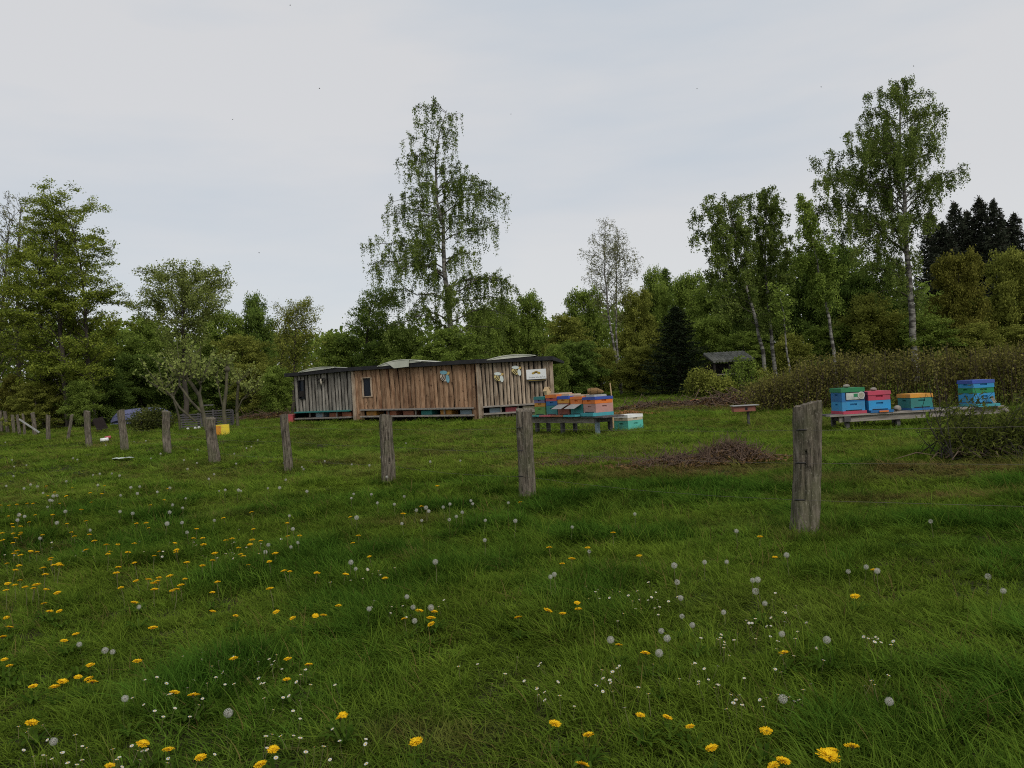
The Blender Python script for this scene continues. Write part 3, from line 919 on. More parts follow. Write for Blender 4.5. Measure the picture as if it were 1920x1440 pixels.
# ------------------------------------------------------------------ hedge, shrubs, pollards
def build_hedge():
    rng = np.random.default_rng(61)
    # runs behind the right-hand hive table
    p0, p1 = np.array((7.1, 23.5)), np.array((20.0, 17.0))
    n = np.array((p1[1] - p0[1], p0[0] - p1[0])); n = n / np.linalg.norm(n)
    e = empty('hedge', (p0[0], p0[1], 0), 0, 'long brownish leafing hedge behind the right hive table', 'hedge')
    base = np.array((p0[0], p0[1], 0))
    tubes, C, TI = [], [], []
    for i in range(900):
        t = rng.random()
        q = p0 + (p1 - p0) * t + n * rng.normal(0, 0.42)
        H = (0.85 + 0.68 * S(0, 0.16, t) + 0.12 * (vn(t * 13, 0, 0.8, 0) - 0.5)) * rng.uniform(0.8, 1.06)
        g = float(T(*q))
        tip = np.array((*(q + rng.normal(0, 0.2, 2)), g + H))
        b = np.array((*q, g - 0.05))
        mid = (b + tip) / 2 + np.array((*rng.normal(0, 0.08, 2), 0))
        tubes.append((np.array((b, mid, tip)) - base, np.array((0.011, 0.008, 0.003)), 3))
        k = 62
        u = rng.random(k)[:, None] ** 0.75
        P = b + (tip - b) * u + rng.normal(size=(k, 3)) * (0.15, 0.15, 0.07)
        C.append(P - base)
        TI.append(np.clip(rng.normal(0.45, 0.2) + rng.normal(0, 0.2, k), 0, 1))
        for s in range(2):
            uu = rng.uniform(0.3, 0.9)
            pb = b + (tip - b) * uu
            tubes.append((np.array((pb, pb + rng.normal(0, 0.16, 3) + (0, 0, 0.18))) - base, np.array((0.006, 0.003)), 3))
    C = np.concatenate(C); TI = np.concatenate(TI)
    V, F = leaves_arrays(C, rng.uniform(0.04, 0.09, len(C)), rng, 0.6)
    link(bpy.data.objects.new('branches', wood_mesh('branches', tubes, mat('hedge_twigs', (0.07, 0.05, 0.034), rough=0.9))), e)
    link(bpy.data.objects.new('foliage', quads_mesh('foliage', V, F, LF_HEDGE, ('tint', np.repeat(TI, 4)))), e)
    # loose yellow-green end of the hedge
    b = ground(1475, 770)
    def bush(name, loc, rx, ry, H, nl, ls, leaf, label, seed, cat='bush', asp=0.6, bark=BARK, hang=0, nst=40, dome=True, flat=0.0):
        rng = np.random.default_rng(seed)
        e = empty(name, loc, 0, label, cat)
        tb, C, TI = [], [], []
        for i in range(nst):
            a = rng.uniform(0, 6.283); r = math.sqrt(rng.random())
            h = H * (math.sqrt(max(0.05, 1 - (r * 0.93) ** 2)) if dome else rng.uniform(0.6, 1))
            tip = np.array((rx * r * math.cos(a), ry * r * math.sin(a), h * rng.uniform(0.85, 1.05)))
            b0 = np.array((tip[0] * 0.3, tip[1] * 0.3, -0.05))
            mid = (b0 + tip) / 2 + np.array((tip[0] * 0.12, tip[1] * 0.12, 0))
            tb.append((np.array((b0, mid, tip)), np.array((0.014, 0.009, 0.003)), 4))
            k = nl // nst
            u = 1 - rng.random(k)[:, None] ** 1.6 * 0.95
            P = (1 - u) ** 2 * b0 + 2 * u * (1 - u) * mid + u ** 2 * tip + rng.normal(size=(k, 3)) * 0.11
            P[:, 2] = np.maximum(P[:, 2], 0.03)
            C.append(P); TI.append(np.clip(rng.normal(0.5, 0.18) + rng.normal(0, 0.2, k), 0, 1))
        C, TI = np.concatenate(C), np.concatenate(TI)
        V, F = leaves_arrays(C, ls * rng.uniform(0.6, 1.3, len(C)), rng, asp, hang, flat)
        link(bpy.data.objects.new('stems', wood_mesh('stems', tb, bark)), e)
        link(bpy.data.objects.new('foliage', quads_mesh('foliage', V, F, leaf, ('tint', np.repeat(TI, 4)))), e)
        return e
    bush('loose_shrub', ground(1468, 748), 0.85, 0.7, 1.05, 3600, 0.06, LF_OLIVE, 'loose yellowish green shrub ending the brown hedge on the left', 5, nst=60, dome=False)
    bush('loose_shrub', ground(1425, 742), 0.6, 0.6, 0.6, 1600, 0.06, LF_OLIVE, 'low straggly shrub left of the hedge end shrub', 6, nst=30, dome=False)
    bush('evergreen_bush', ground(284, 808), 0.95, 0.7, 1.0, 7000, 0.1, LF_BUSH, 'rounded evergreen bush in front of the upturned blue boat', 7, nst=70, asp=0.4)
    bush('weed_clump', ground(1618, 800), 0.32, 0.25, 0.2, 260, 0.06, LF_DARK, 'dark weed clump under the right hive table', 8, 'weeds', nst=14)
    bush('weed_clump', ground(1085, 806), 0.35, 0.2, 0.18, 260, 0.06, LF_DARK, 'dark weed clump under the centre hive table', 9, 'weeds', nst=14)
    for i, (px, py, r, h, lab) in enumerate(((1235, 738, 1.0, 0.55, 'clump of tall weeds right of the twin birch foot'), (1290, 735, 1.2, 0.6, 'clump of tall weeds in front of the dark spruce'), (1350, 732, 1.2, 0.5, 'clump of tall weeds below the little tiled roof'),
                                             (1390, 728, 0.9, 0.6, 'clump of tall weeds right of the little tiled roof'), (1180, 738, 0.7, 0.5, 'small weed clump beside the twin birch foot'))):
        bush('tall_weeds', ground(px, py), r, 0.6, h, 1500, 0.11, LF_MID, lab, 20 + i, 'weeds', asp=0.25, nst=50, dome=False)
    for px, d, rx, H, lab, sd in ((1318, 39.5, 1.0, 1.5, 'leafy bush left of the little lean-to', 31), (1352, 38.5, .8, .95, 'low bush in front of the little lean-to', 32), (1394, 39, 1.0, 1.95, 'leafy bush covering the right side of the lean-to', 33), (1425, 39.5, .7, 1.35, 'bush at the foot of the slanting birch trunk', 34)):
        q = at(px, 700, d)
        bush('leafy_bush', (q[0], d, float(T(q[0], d))), rx, .7, H, 3400, .12, LF_OLIVE if sd != 33 else LF_MID, lab, sd, nst=60)
    # pollarded fruit trees on the left
    def pollard(name, base_px, d, stems, label, seed, nsh, shoot):
        rng = np.random.default_rng(seed)
        g = at(*base_px, d)
        loc = np.array((g[0], d, float(T(g[0], d))))
        tb, C, TI = [], [], []
        for path, r in stems:
            P = np.array([at(px, py, d) for px, py in path]) - loc
            P[:, 1] = rng.normal(0, 0.1, len(P)); P[0, 1] = 0
            if path[0] == base_px:
                P[0] = (0, 0, -0.1)
            k = np.linspace(0, 1, len(P))
            tb.append((P, r * (1 - 0.35 * k), 7))
            top = P[-1]
            K, _ = MB().ball(top, (r * 1.5,) * 3, 7, 5), 0
            tb.append((np.array((top - (0, 0, r * 1.4), top - (0, 0, r * .5), top + (0, 0, r * 0.6), top + (0, 0, r * 1.5))), np.array((r * 0.8, r * 1.55, r * 1.35, r * 0.5)), 7))
            for s in range(nsh):
                org = top if rng.random() < 0.7 else P[-2] + (P[-1] - P[-2]) * rng.random()
                dv = np.array((rng.normal(0, 0.75), rng.normal(0, 0.75), rng.uniform(0.35, 1.0)))
                dv = dv / np.linalg.norm(dv) + (top - P[-2]) / np.linalg.norm(top - P[-2]) * 0.35
                ln = shoot * rng.uniform(0.35, 1.0)
                m = org + dv * ln * 0.5; e2 = org + dv * ln + np.array((0, 0, ln * 0.12))
                tb.append((np.array((org, m, e2)), np.array((0.018, 0.012, 0.005)), 4))
                kk = int(rng.integers(8, 24))
                u = rng.uniform(0.3, 1.05, kk)[:, None]
                C.append(org + (e2 - org) * u + rng.normal(size=(kk, 3)) * 0.07)
                TI.append(np.clip(rng.normal(0.6, 0.2, kk), 0, 1))
        C, TI = np.concatenate(C), np.concatenate(TI)
        V, F = leaves_arrays(C, rng.uniform(0.08, 0.16, len(C)), rng, 0.6)
        e = empty(name, loc, 0, label, 'tree', 'pollarded fruit trees')
        link(bpy.data.objects.new('trunk', wood_mesh('trunk', tb, BARKG)), e)
        tag(link(bpy.data.objects.new('leaves', quads_mesh('leaves', V, F, LF_PALE, ('tint', np.repeat(TI, 4)))), e), kind='stuff')
    pollard('pollarded_tree', (388, 806), 29, [([(388, 806), (380, 775), (374, 742), (358, 720), (348, 704)], 0.085), ([(380, 775), (360, 752), (338, 722), (330, 700)], 0.05), ([(366, 790), (340, 765), (318, 742), (304, 730)], 0.045), ([(374, 742), (376, 726), (378, 716)], 0.04)],
            'leaning pollarded fruit tree left of the yellow box', 41, 15, 1.15)
    pollard('pollarded_tree', (424, 800), 31, [([(424, 800), (421, 770), (423, 730), (424, 692)], 0.085), ([(421, 775), (412, 735), (408, 705)], 0.035)],
            'upright knobby pollarded fruit tree behind the yellow box', 42, 16, 0.7)
    pollard('pollarded_tree', (446, 796), 32, [([(446, 796), (443, 770), (446, 740), (449, 717)], 0.07), ([(444, 772), (455, 750), (466, 738)], 0.035)],
            'smaller pollarded fruit tree nearest the shed', 43, 14, 0.9)
    pollard('pollarded_tree', (338, 802), 31, [([(338, 802), (335, 780), (328, 758), (322, 745)], 0.05)],
            'low pollarded fruit tree beside the evergreen bush', 44, 12, 0.9)
build_hedge()

# ------------------------------------------------------------------ timber shed
def wood_board_mat(name, light, dark, stain, knots=0.5):
    m = bpy.data.materials.new(name)
    m.use_nodes = True
    t = m.node_tree
    L = t.links.new
    b = t.nodes['Principled BSDF']
    b.inputs['Roughness'].default_value = 0.85
    b.inputs['Specular IOR Level'].default_value = 0.15
    tc, oi = N(t, 'ShaderNodeTexCoord'), N(t, 'ShaderNodeObjectInfo')
    off = N(t, 'ShaderNodeMath', operation='MULTIPLY'); off.inputs[1].default_value = 61.0
    L(oi.outputs['Random'], off.inputs[0])
    def noise(scl, st, detail=5):
        mp = N(t, 'ShaderNodeMapping'); mp.inputs['Scale'].default_value = st
        L(tc.outputs['Object'], mp.inputs[0])
        ad = N(t, 'ShaderNodeVectorMath', operation='ADD')
        L(mp.outputs[0], ad.inputs[0]); L(off.outputs[0], ad.inputs[1])
        nz = N(t, 'ShaderNodeTexNoise'); nz.inputs['Scale'].default_value = scl; nz.inputs['Detail'].default_value = detail
        L(ad.outputs[0], nz.inputs['Vector'])
        return nz.outputs['Fac']
    def rng_(v, a, c, x=0., y=1.):
        q = N(t, 'ShaderNodeMapRange'); q.inputs['From Min'].default_value = a; q.inputs['From Max'].default_value = c
        q.inputs['To Min'].default_value = x; q.inputs['To Max'].default_value = y
        L(v, q.inputs['Value']); return q.outputs[0]
    def mix(f, a, c):
        q = N(t, 'ShaderNodeMix', data_type='RGBA'); L(f, q.inputs[0])
        for i, v in ((6, a), (7, c)):
            if isinstance(v, tuple): q.inputs[i].default_value = (*v, 1)
            else: L(v, q.inputs[i])
        return q.outputs[2]
    g = mix(rng_(noise(9, (4, 4, .35)), .38, .66), light, dark)
    g = mix(rng_(noise(2.4, (1.5, 1.5, .55), 3), .5, .7, 0, .8), g, stain)
    kn = noise(6.5, (1, 1, .8), 2)
    g = mix(rng_(kn, .66, .72, 0, knots), g, tuple(v * 0.35 for v in dark))
    hs = N(t, 'ShaderNodeHueSaturation')
    L(rng_(oi.outputs['Random'], 0, 1, .72, 1.22), hs.inputs['Value']); L(g, hs.inputs['Color'])
    L(hs.outputs[0], b.inputs['Base Color'])
    bp = N(t, 'ShaderNodeBump'); bp.inputs['Strength'].default_value = 0.4; bp.inputs['Distance'].default_value = 0.01
    L(noise(14, (5, 5, .3)), bp.inputs['Height']); L(bp.outputs[0], b.inputs['Normal'])
    return m
def paint(name, c, rough=0.55):
    g = sum(c) / 3
    return mat('paint_' + name, c, tuple(min(1, v * 0.62 + g * 0.1 + 0.012) for v in c), rough=rough, scale=5.5, detail=8, bump=0.1, lo=0.42, hi=0.78, rnd=0.08)
PT = {k: paint(k, v) for k, v in dict(teal=(.03, .2, .185), purple=(.16, .13, .26), amber=(.48, .22, .028), green=(.12, .25, .055), orange=(.62, .16, .022), pink=(.42, .085, .1),
      blue=(.016, .13, .33), royal=(.03, .075, .36), rose=(.46, .25, .22), sky=(.028, .26, .52), magenta=(.48, .055, .1), kelly=(.02, .2, .075), mint=(.1, .46, .37), white=(.74, .74, .7),
      cream=(.55, .48, .34), yellow=(.6, .27, .03), brownred=(.25, .085, .055), rust=(.3, .1, .045), aqua=(.05, .3, .34), slate=(.2, .27, .31), redbox=(.42, .07, .075), lemon=(.72, .55, .04), boxorange=(.75, .3, .02)).items()}
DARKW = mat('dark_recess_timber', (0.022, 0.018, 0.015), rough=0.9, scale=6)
GREYPLANK = mat('weathered_grey_plank', (0.3, 0.27, 0.235), (0.15, 0.13, 0.11), rough=0.9, scale=7, stretch=(.5, 4, 4), bump=0.3, rnd=0.12)
FELT = mat('black_roof_felt', (0.014, 0.014, 0.016), (0.028, 0.027, 0.027), rough=0.8, scale=5, bump=0.2)
WHITE_SHEET = mat('dull_white_plastic_sheet', (0.56, 0.56, 0.47), (0.43, 0.44, 0.36), rough=0.4, scale=2.5)
GLASS = glassmat()
BLACK = mat('black_paint', (0.01, 0.01, 0.011), rough=0.5)

def board_mesh(rng, w, h, m, slab=0.03):
    rows = 5
    V = []
    for r in range(rows):
        z = h * r / (rows - 1)
        for c in range(3):
            x = (-0.5, rng.uniform(-0.1, 0.1), 0.5)[c] * w + (rng.normal(0, 0.07 * w) if c != 1 else 0)
            V.append((x, (0, -slab, 0)[c] + rng.normal(0, 0.003), z + (rng.normal(0, 0.012) if r in (0, rows - 1) else 0)))
    F = []
    for r in range(rows - 1):
        for c in range(2):
            a = r * 3 + c
            F.append((a, a + 1, a + 4, a + 3))
    n = len(V)
    V += [(x, 0.02, z) for x, y, z in V]
    F += [(r * 3 + n, r * 3, r * 3 + 3, r * 3 + 3 + n) for r in range(rows - 1)] + [(r * 3 + 2, r * 3 + 2 + n, r * 3 + 5 + n, r * 3 + 5) for r in range(rows - 1)]
    k = 3 * (rows - 1)
    F += [(k, k + 1, k + 1 + n, k + n), (k + 1, k + 2, k + 2 + n, k + 1 + n), (1, 0, n, n + 1), (2, 1, n + 1, n + 2)]
    b = MB(); b.add(V, F)
    return b.mesh('board', m)
NODES = [at(555, 794, 33.4)[:2], at(667, 790.5, 31.3)[:2], at(902, 786.5, 28.2)[:2], at(1039, 786, 27.75)[:2]]
ROOFZ = [2.27, 2.265, 2.17, 2.1]
def build_shed():
    rng = np.random.default_rng(5)
    shed = empty('apiary_shed', (NODES[1][0], NODES[1][1], 0), 0, 'long low wooden shed with vertical plank walls in three sections and black roof edge', 'shed')
    off = np.array((NODES[1][0], NODES[1][1], 0))
    cols = [wood_board_mat('weathered_grey_boards', (.3, .275, .235), (.165, .15, .128), (.085, .077, .065), .3),
            wood_board_mat('brown_boards', (.37, .235, .142), (.22, .12, .066), (.1, .042, .022), .85),
            wood_board_mat('pale_brown_boards', (.43, .345, .255), (.26, .195, .135), (.13, .085, .056), .5)]
    gz = [float(T(*p)) for p in NODES]
    pitch = [0.2, 0.215, 0.15]
    back = 2.6
    bz = np.array((0.0, 1.0))            # towards the back of the shed
    slots = [(0.02, 0.93, .42, .155), (0.06, 0.955, .43, .17), (0.05, 1.0, .455, .2)]
    info = []
    for s in range(3):
        a, b = NODES[s], NODES[s + 1]
        ln = float(np.linalg.norm(b - a)); ux = (b - a) / ln
        ang = math.atan2(ux[1], ux[0])
        info.append((a, ux, ln, ang))
        f = lambda t, o, z: np.array((*(a + ux * t + np.array((ux[1], -ux[0])) * o), z)) - off      # along, outward, up
        zb = lambda t: gz[s] + (gz[s + 1] - gz[s]) * t / ln
        zt = lambda t: ROOFZ[s] + (ROOFZ[s + 1] - ROOFZ[s]) * t / ln - 0.06
        # inner wall behind the boards
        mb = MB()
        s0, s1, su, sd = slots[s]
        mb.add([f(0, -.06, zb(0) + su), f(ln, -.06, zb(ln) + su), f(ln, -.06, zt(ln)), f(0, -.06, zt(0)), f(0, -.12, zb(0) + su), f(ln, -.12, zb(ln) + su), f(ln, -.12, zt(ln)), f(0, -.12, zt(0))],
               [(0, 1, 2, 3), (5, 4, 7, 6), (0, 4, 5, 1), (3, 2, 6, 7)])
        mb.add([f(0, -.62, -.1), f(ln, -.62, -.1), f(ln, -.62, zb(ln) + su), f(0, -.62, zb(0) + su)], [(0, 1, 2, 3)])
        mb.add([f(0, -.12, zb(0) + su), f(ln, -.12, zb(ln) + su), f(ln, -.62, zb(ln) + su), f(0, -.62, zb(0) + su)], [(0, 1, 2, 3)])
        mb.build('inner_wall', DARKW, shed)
        wins = [(0.1, 0.185, 1.02, 1.78)] if s == 0 else [(0.082, 0.155, 0.98, 1.72)] if s == 1 else []
        t = 0.0
        i = 0
        while t < ln - 0.03:
            w = pitch[s] * rng.uniform(0.8, 1.2)
            if t + w > ln: w = ln - t
            c = t + w / 2
            u = c / ln
            inslot = s0 < u < s1
            spans = [((su + .02) if inslot else -0.04, None)]
            if inslot and s == 2: spans.append((-0.04, sd - .02))
            for z0, z1 in spans:
                z0a = zb(c) + z0
                z1a = zt(c) if z1 is None else zb(c) + z1
                segs = [(z0a, z1a)]
                for (w0, w1, wz0, wz1) in wins:
                    if w0 - .008 < u < w1 + .008 and z1 is None:
                        segs = [(z0a, zb(c) + wz0), (zb(c) + wz1, z1a)]
                for q0, q1 in segs:
                    if q1 - q0 < 0.04: continue
                    proud = (0.016 if i % 2 else 0.0) + rng.uniform(0, .008)
                    o = bpy.data.objects.new('board', board_mesh(rng, w * (0.87 if s == 1 else 0.76) + (.02 if i % 2 and s == 1 else 0), q1 - q0, cols[s]))
                    link(o, shed)
                    o.location = f(c, -0.03 + proud, q0)
                    o.rotation_euler = (0, rng.normal(0, 0.008), ang)
            t += w
            i += 1
        for (w0, w1, wz0, wz1) in wins:
            tm, ww, hh = (w0 + w1) / 2 * ln, (w1 - w0) * ln, wz1 - wz0
            zc = zb(tm)
            win = MB().box((0, 0.03, hh / 2), (ww - .02, .015, hh - .02)).build('window', GLASS, shed, f(tm, 0.01, zc + wz0), (0, 0, ang))
            fm = MB()
            fw = .035 if s == 1 else .022
            fm.box((-ww / 2, -.002, hh / 2), (fw, .07, hh + fw)).box((ww / 2, -.002, hh / 2), (fw, .07, hh + fw)).box((0, 0, 0), (ww - fw, .07, fw)).box((0, 0, hh), (ww - fw, .07, fw))
            fm.build('frame', cols[2] if s == 1 else BLACK, win)
            if s == 0:
                MB().box((0, -.02, .2), (ww - .05, .05, .24)).build('blind', DARKW, win)
        # ledges above and below the hive slot
        L0, L1 = s0 * ln, min(s1, 0.99) * ln
        lm = PT['teal'] if s == 0 else GREYPLANK
        for nm, zz, th, dp, mm in (('ledge', su, .05, .2, lm), ('shelf', sd, .05, .24, GREYPLANK)):
            mb = MB()
            c0, c1 = zb(L0) + zz, zb(L1) + zz
            V = [f(L0, .13, c0), f(L1, .13, c1), f(L1, .13, c1 + th), f(L0, .13, c0 + th), f(L0, .13 - dp, c0 + .012), f(L1, .13 - dp, c1 + .012), f(L1, .13 - dp, c1 + th + .012), f(L0, .13 - dp, c0 + th + .012)]
            mb.add(V, [(0, 1, 2, 3), (5, 4, 7, 6), (0, 4, 5, 1), (3, 2, 6, 7), (0, 3, 7, 4), (1, 5, 6, 2)])
            mb.build(nm, mm, shed)
        mb = MB()      # floor the hives stand on, behind the shelf
        mb.add([f(L0, -.11, zb(L0) + sd), f(L1, -.11, zb(L1) + sd), f(L1, -.6, zb(L1) + sd), f(L0, -.6, zb(L0) + sd)], [(0, 1, 2, 3)])
        mb.add([f(L0, -.11, zb(L0) + sd - .03), f(L1, -.11, zb(L1) + sd - .03), f(L1, -.6, zb(L1) + sd - .03), f(L0, -.6, zb(L0) + sd - .03)], [(3, 2, 1, 0)])
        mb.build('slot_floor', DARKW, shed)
        for k in range(1, 4):
            tt = L0 + (L1 - L0) * k / 4
            MB().box((0, 0, (su - sd) / 2), (.045, .06, su - sd - .05)).build('upright', GREYPLANK, shed, f(tt, -.02, zb(tt) + sd + .05), (0, 0, ang))
        if s < 2:
            for k in range(5):
                tt = L0 + (L1 - L0) * (k + .5) / 5
                MB().box((0, 0, 0), (.06, .06, sd + .1)).build('foot_post', DARKW, shed, f(tt, .02, zb(tt) + (sd - .1) / 2), (0, 0, ang))
    # corner posts
    for k, mm in ((1, cols[2]), (2, cols[2]), (3, cols[2])):
        p = np.array((*NODES[k], 0)) - off
        MB().box((0, 0, 0), (.11, .09, ROOFZ[k] - gz[k] - .07)).build('corner_post', mm, shed, (p[0], p[1] - .03, gz[k] + (ROOFZ[k] - gz[k]) / 2 - .06), (0, 0, info[k - 1][3]))
    # end walls and back
    mb = MB()
    bp = [np.array((*(n + bz * back), 0)) - off for n in NODES]
    fp = [np.array((*n, 0)) - off for n in NODES]
    for a_, b_, za, zb_ in ((fp[0], bp[0], ROOFZ[0], ROOFZ[0]), (bp[3], fp[3], ROOFZ[3], ROOFZ[3]), (bp[0], bp[1], ROOFZ[0], ROOFZ[1]), (bp[1], bp[2], ROOFZ[1], ROOFZ[2]), (bp[2], bp[3], ROOFZ[2], ROOFZ[3])):
        mb.add([a_ + (0, 0, -.1), b_ + (0, 0, -.1), b_ + (0, 0, zb_ - .12), a_ + (0, 0, za - .12)], [(0, 1, 2, 3)])
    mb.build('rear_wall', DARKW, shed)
    # roof: dark felt deck with a deep front edge
    ov = 0.2
    fr = []
    nrm = np.array((-0.2, -0.98))
    F_ = [NODES[0] + (NODES[0] - NODES[1]) / info[0][2] * .45, NODES[1], NODES[2], NODES[3] + (NODES[3] - NODES[2]) / info[2][2] * .1]
    zz = [ROOFZ[0] - .02, ROOFZ[1], ROOFZ[2], ROOFZ[3] + .01]
    mb = MB()
    V = []
    for p, z in zip(F_, zz):
        q = p + nrm * ov; r = p - nrm * (back + .15)
        V += [(*(q - off[:2]), z - .06), (*(q - off[:2]), z + .085), (*(r - off[:2]), z - .12), (*(r - off[:2]), z - .03)]
    Fq = []
    for k in range(3):
        a = 4 * k; b = a + 4
        Fq += [(a, b, b + 1, a + 1), (a + 1, b + 1, b + 3, a + 3), (a + 2, a + 3, b + 3, b + 2), (a, a + 2, b + 2, b)]
    Fq += [(0, 1, 3, 2), (12, 14, 15, 13)]
    mb.add(V, Fq)
    roof = mb.build('roof', FELT, shed)
    # arched white roof lights
    def rooflight(s, u, width, rise_, front_drop, tilt):
        a, ux, ln, ang = info[s]
        c = a + ux * ln * u + nrm * (ov - .1)
        z = ROOFZ[s] + (ROOFZ[s + 1] - ROOFZ[s]) * u + .075
        mb = MB()
        n = 10
        V = []
        for j in range(2):
            for k in range(n + 1):
                x = (k / n - .5) * width
                zz_ = rise_ * (1 - (2 * k / n - 1) ** 2) - (.06 if j else 0)
                for th in (0, .025):
                    V.append((x, j * 1.6 - (.14 if not j else 0), zz_ + th))
        F = []
        st = 2 * (n + 1)
        for k in range(n):
            a0 = 2 * k
            F += [(a0 + 1, a0 + 3, a0 + 3 + st, a0 + 1 + st), (a0, a0 + st, a0 + 2 + st, a0 + 2), (a0, a0 + 2, a0 + 3, a0 + 1), (a0 + st, a0 + 1 + st, a0 + 3 + st, a0 + 2 + st)]
        mb.add(V, F)
        sl_ = mb.build('roof_light', WHITE_SHEET, roof, (*(c - off[:2]), z), (0, tilt, ang))
        MB().prism([((k / n - .5) * width * .985, rise_ * (1 - (2 * k / n - 1) ** 2)) for k in range(n + 1)], -.12, -.105).build('roof_light_front', WHITE_SHEET, roof, (*(c - off[:2]), z), (0, tilt, ang))
        if front_drop:
            MB().prism([(-width * .26, rise_ * .75), (-.3 * width + .42, -front_drop), (width * .22, -front_drop), (width * .24, rise_ * .78)], -.165, -.145).build('roof_light_end', WHITE_SHEET, roof, (*(c - off[:2]), z), (0, tilt, ang))
    rooflight(0, .46, 2.2, .1, 0, -.03)
    rooflight(1, .42, 2.15, .15, .13, -.025)
    rooflight(2, .48, 1.75, .1, 0, -.03)
    return info
SEG = build_shed()
def on_wall(s, px, py, out=0.06):
    """point on the face of wall section s seen at that place; plus wall angle"""
    a, ux, ln, ang = SEG[s]
    rx, rz = ray(px, py)
    t = (a[0] - rx * a[1]) / (rx * ux[1] - ux[0])
    y = a[1] + ux[1] * t
    n = np.array((ux[1], -ux[0]))
    return (rx * y + n[0] * out, y + n[1] * out, CAM_H + rz * y), ang
def build_shed_decor():
    # bee boards: flat painted cut-outs
    YB, WB, BB = PT['lemon'], mat('bee_white', (.66, .72, .68), rough=.5), mat('bee_blue', (.2, .42, .5), rough=.5)
    YH = mat('bee_head', (.55, .38, .12), rough=.5)
    def ell(cx, cz, a, b, rot, n=16):
        return [(cx + a * math.cos(t) * math.cos(rot) - b * math.sin(t) * math.sin(rot), cz + a * math.cos(t) * math.sin(rot) + b * math.sin(t) * math.cos(rot)) for t in (2 * math.pi * k / n for k in range(n))]
    def bee(s, px, py, w, wing, body, label):
        loc, ang = on_wall(s, px, py)
        e = empty('bee_board', loc, ang, label, 'wall decoration', 'painted bee cut-outs on the shed')
        k = w / 1.0
        sc = lambda P: [(x * k, z * k) for x, z in P]
        bod = MB().prism(sc(ell(-.16, -.1, .42, .27, -.62)), 0, .02).build('body', body, e)
        for j, o in enumerate((-.2, -.04, .12)):
            # curved dark stripe across the body
            cx, cz = -.16 + (o - .02) * .82, -.1 - (o - .02) * .58
            h = .27 * math.sqrt(max(.1, 1 - (o / .42) ** 2))
            dx, dz = .58, .82
            pts = []
            for q in np.linspace(-1, 1, 6):
                pts.append((cx + dx * h * q + .06 * (1 - q * q), cz + dz * h * q - .04 * (1 - q * q)))
            th = (.035 * .82, -.035 * .58)
            poly = [(x - th[0], z - th[1]) for x, z in pts] + [(x + th[0], z + th[1]) for x, z in reversed(pts)]
            MB().prism(sc(poly), -.006, -.001).build('stripe', BLACK, bod)
        MB().prism(sc(ell(.34, .26, .2, .13, .5)), -.004, .018).build('head', YH, e)
        MB().prism(sc(ell(-.1, .36, .4, .17, -.1)), -.012, -.0065).build('wing', wing, e)
        MB().prism(sc(ell(.3, -.2, .19, .36, .12)), -.012, -.0065).build('wing', wing, e)
    bee(1, 836, 706, .42, BB, mat('bee_body_cream', (.6, .5, .4), rough=.5), 'bee cut-out with blue wings on the brown shed section')
    bee(2, 936, 707, .33, WB, mat('bee_body_yellow', (.62, .5, .2), rough=.5), 'lower white winged bee cut-out on the pale shed section')
    bee(2, 969, 695, .33, WB, MATS['bee_body_yellow'], 'upper white winged bee cut-out left of the white sign')
    # ram skull on the grey section
    loc, ang = on_wall(0, 606, 715.5, .08)
    e = empty('ram_skull', loc, ang, 'small pale skull with dark curled horns on the grey shed section', 'wall decoration')
    BONE = mat('bone', (.45, .4, .32), rough=.7)
    HORN = mat('horn', (.02, .017, .014), rough=.7)
    sk = MB()
    P = [(0, 0, .1), (0, -.03, .04), (0, -.035, -.05), (0, -.02, -.13)]
    sk.tube(P, (.045, .055, .045, .022), 8)
    sk.build('skull', BONE, e, smooth=True)
    for sg in (-1, 1):
        th = np.linspace(.2, 5.2, 12)
        r = .1 * (1 - .05 * th)
        pts = np.stack((sg * (.05 + .1 - r * np.cos(th)), -.02 - .02 * th / 5, .03 + r * np.sin(th)), -1)
        MB().tube(pts, .042 * (1 - np.linspace(0, .75, 12)), 7).build('horn', HORN, e, smooth=True)
    # sign
    loc, ang = on_wall(2, 1006, 701.5, .075)
    e = empty('sign', loc, ang, 'white rectangular sign with yellow emblem and dark script on the shed', 'sign')
    w, h = .70, .345
    SW = mat('sign_white', (.72, .73, .72), (.66, .67, .66), rough=.35, scale=3)
    MB().box((0, 0, 0), (w, .02, h)).build('panel', SW, e)
    YE = mat('emblem_ochre', (.42, .3, .05), (.25, .17, .03), rough=.5, scale=40)
    em = MB()
    for cx, cz, a, b, r in ((-.085, .045, .075, .04, .3), (.085, .045, .075, .04, -.3), (0, .085, .06, .03, 0)):
        em.prism(ell(cx, cz, a, b, r), -.0145, -.0125)
    em.build('emblem', YE, e)
    MB().prism(ell(.005, .065, .04, .025, .4), -.018, -.0155).prism(ell(-.055, .045, .02, .018, 0), -.018, -.0155).build('emblem_bee', mat('emblem_brown', (.09, .05, .015), rough=.6), e)
    # handwritten line: looped strokes in three words
    st = MB()
    INK = mat('sign_ink', (.1, .11, .12), rough=.6)
    rr = np.random.default_rng(4)
    def word(x0, x1, cap):
        n = max(4, int((x1 - x0) / .026))
        pts = []
        for k in range(n * 4 + 1):
            x = x0 + (x1 - x0) * k / (n * 4)
            tall = cap if k < 3 else (1.7 if (k // 4) in (n // 2,) else 1.0)
            pts.append((x + .006 * math.sin(k * 1.57), -.0135, -.115 + .012 * tall * math.sin(k * math.pi / 2) + (.012 * (tall - 1))))
        st.tube(pts, [.0032] * len(pts), 4)
    word(-.27, -.04, 2.6); word(-.02, .11, 1.8); word(.135, .19, 1.9); word(.215, .33, 2.9)
    st.build('lettering', INK, e)
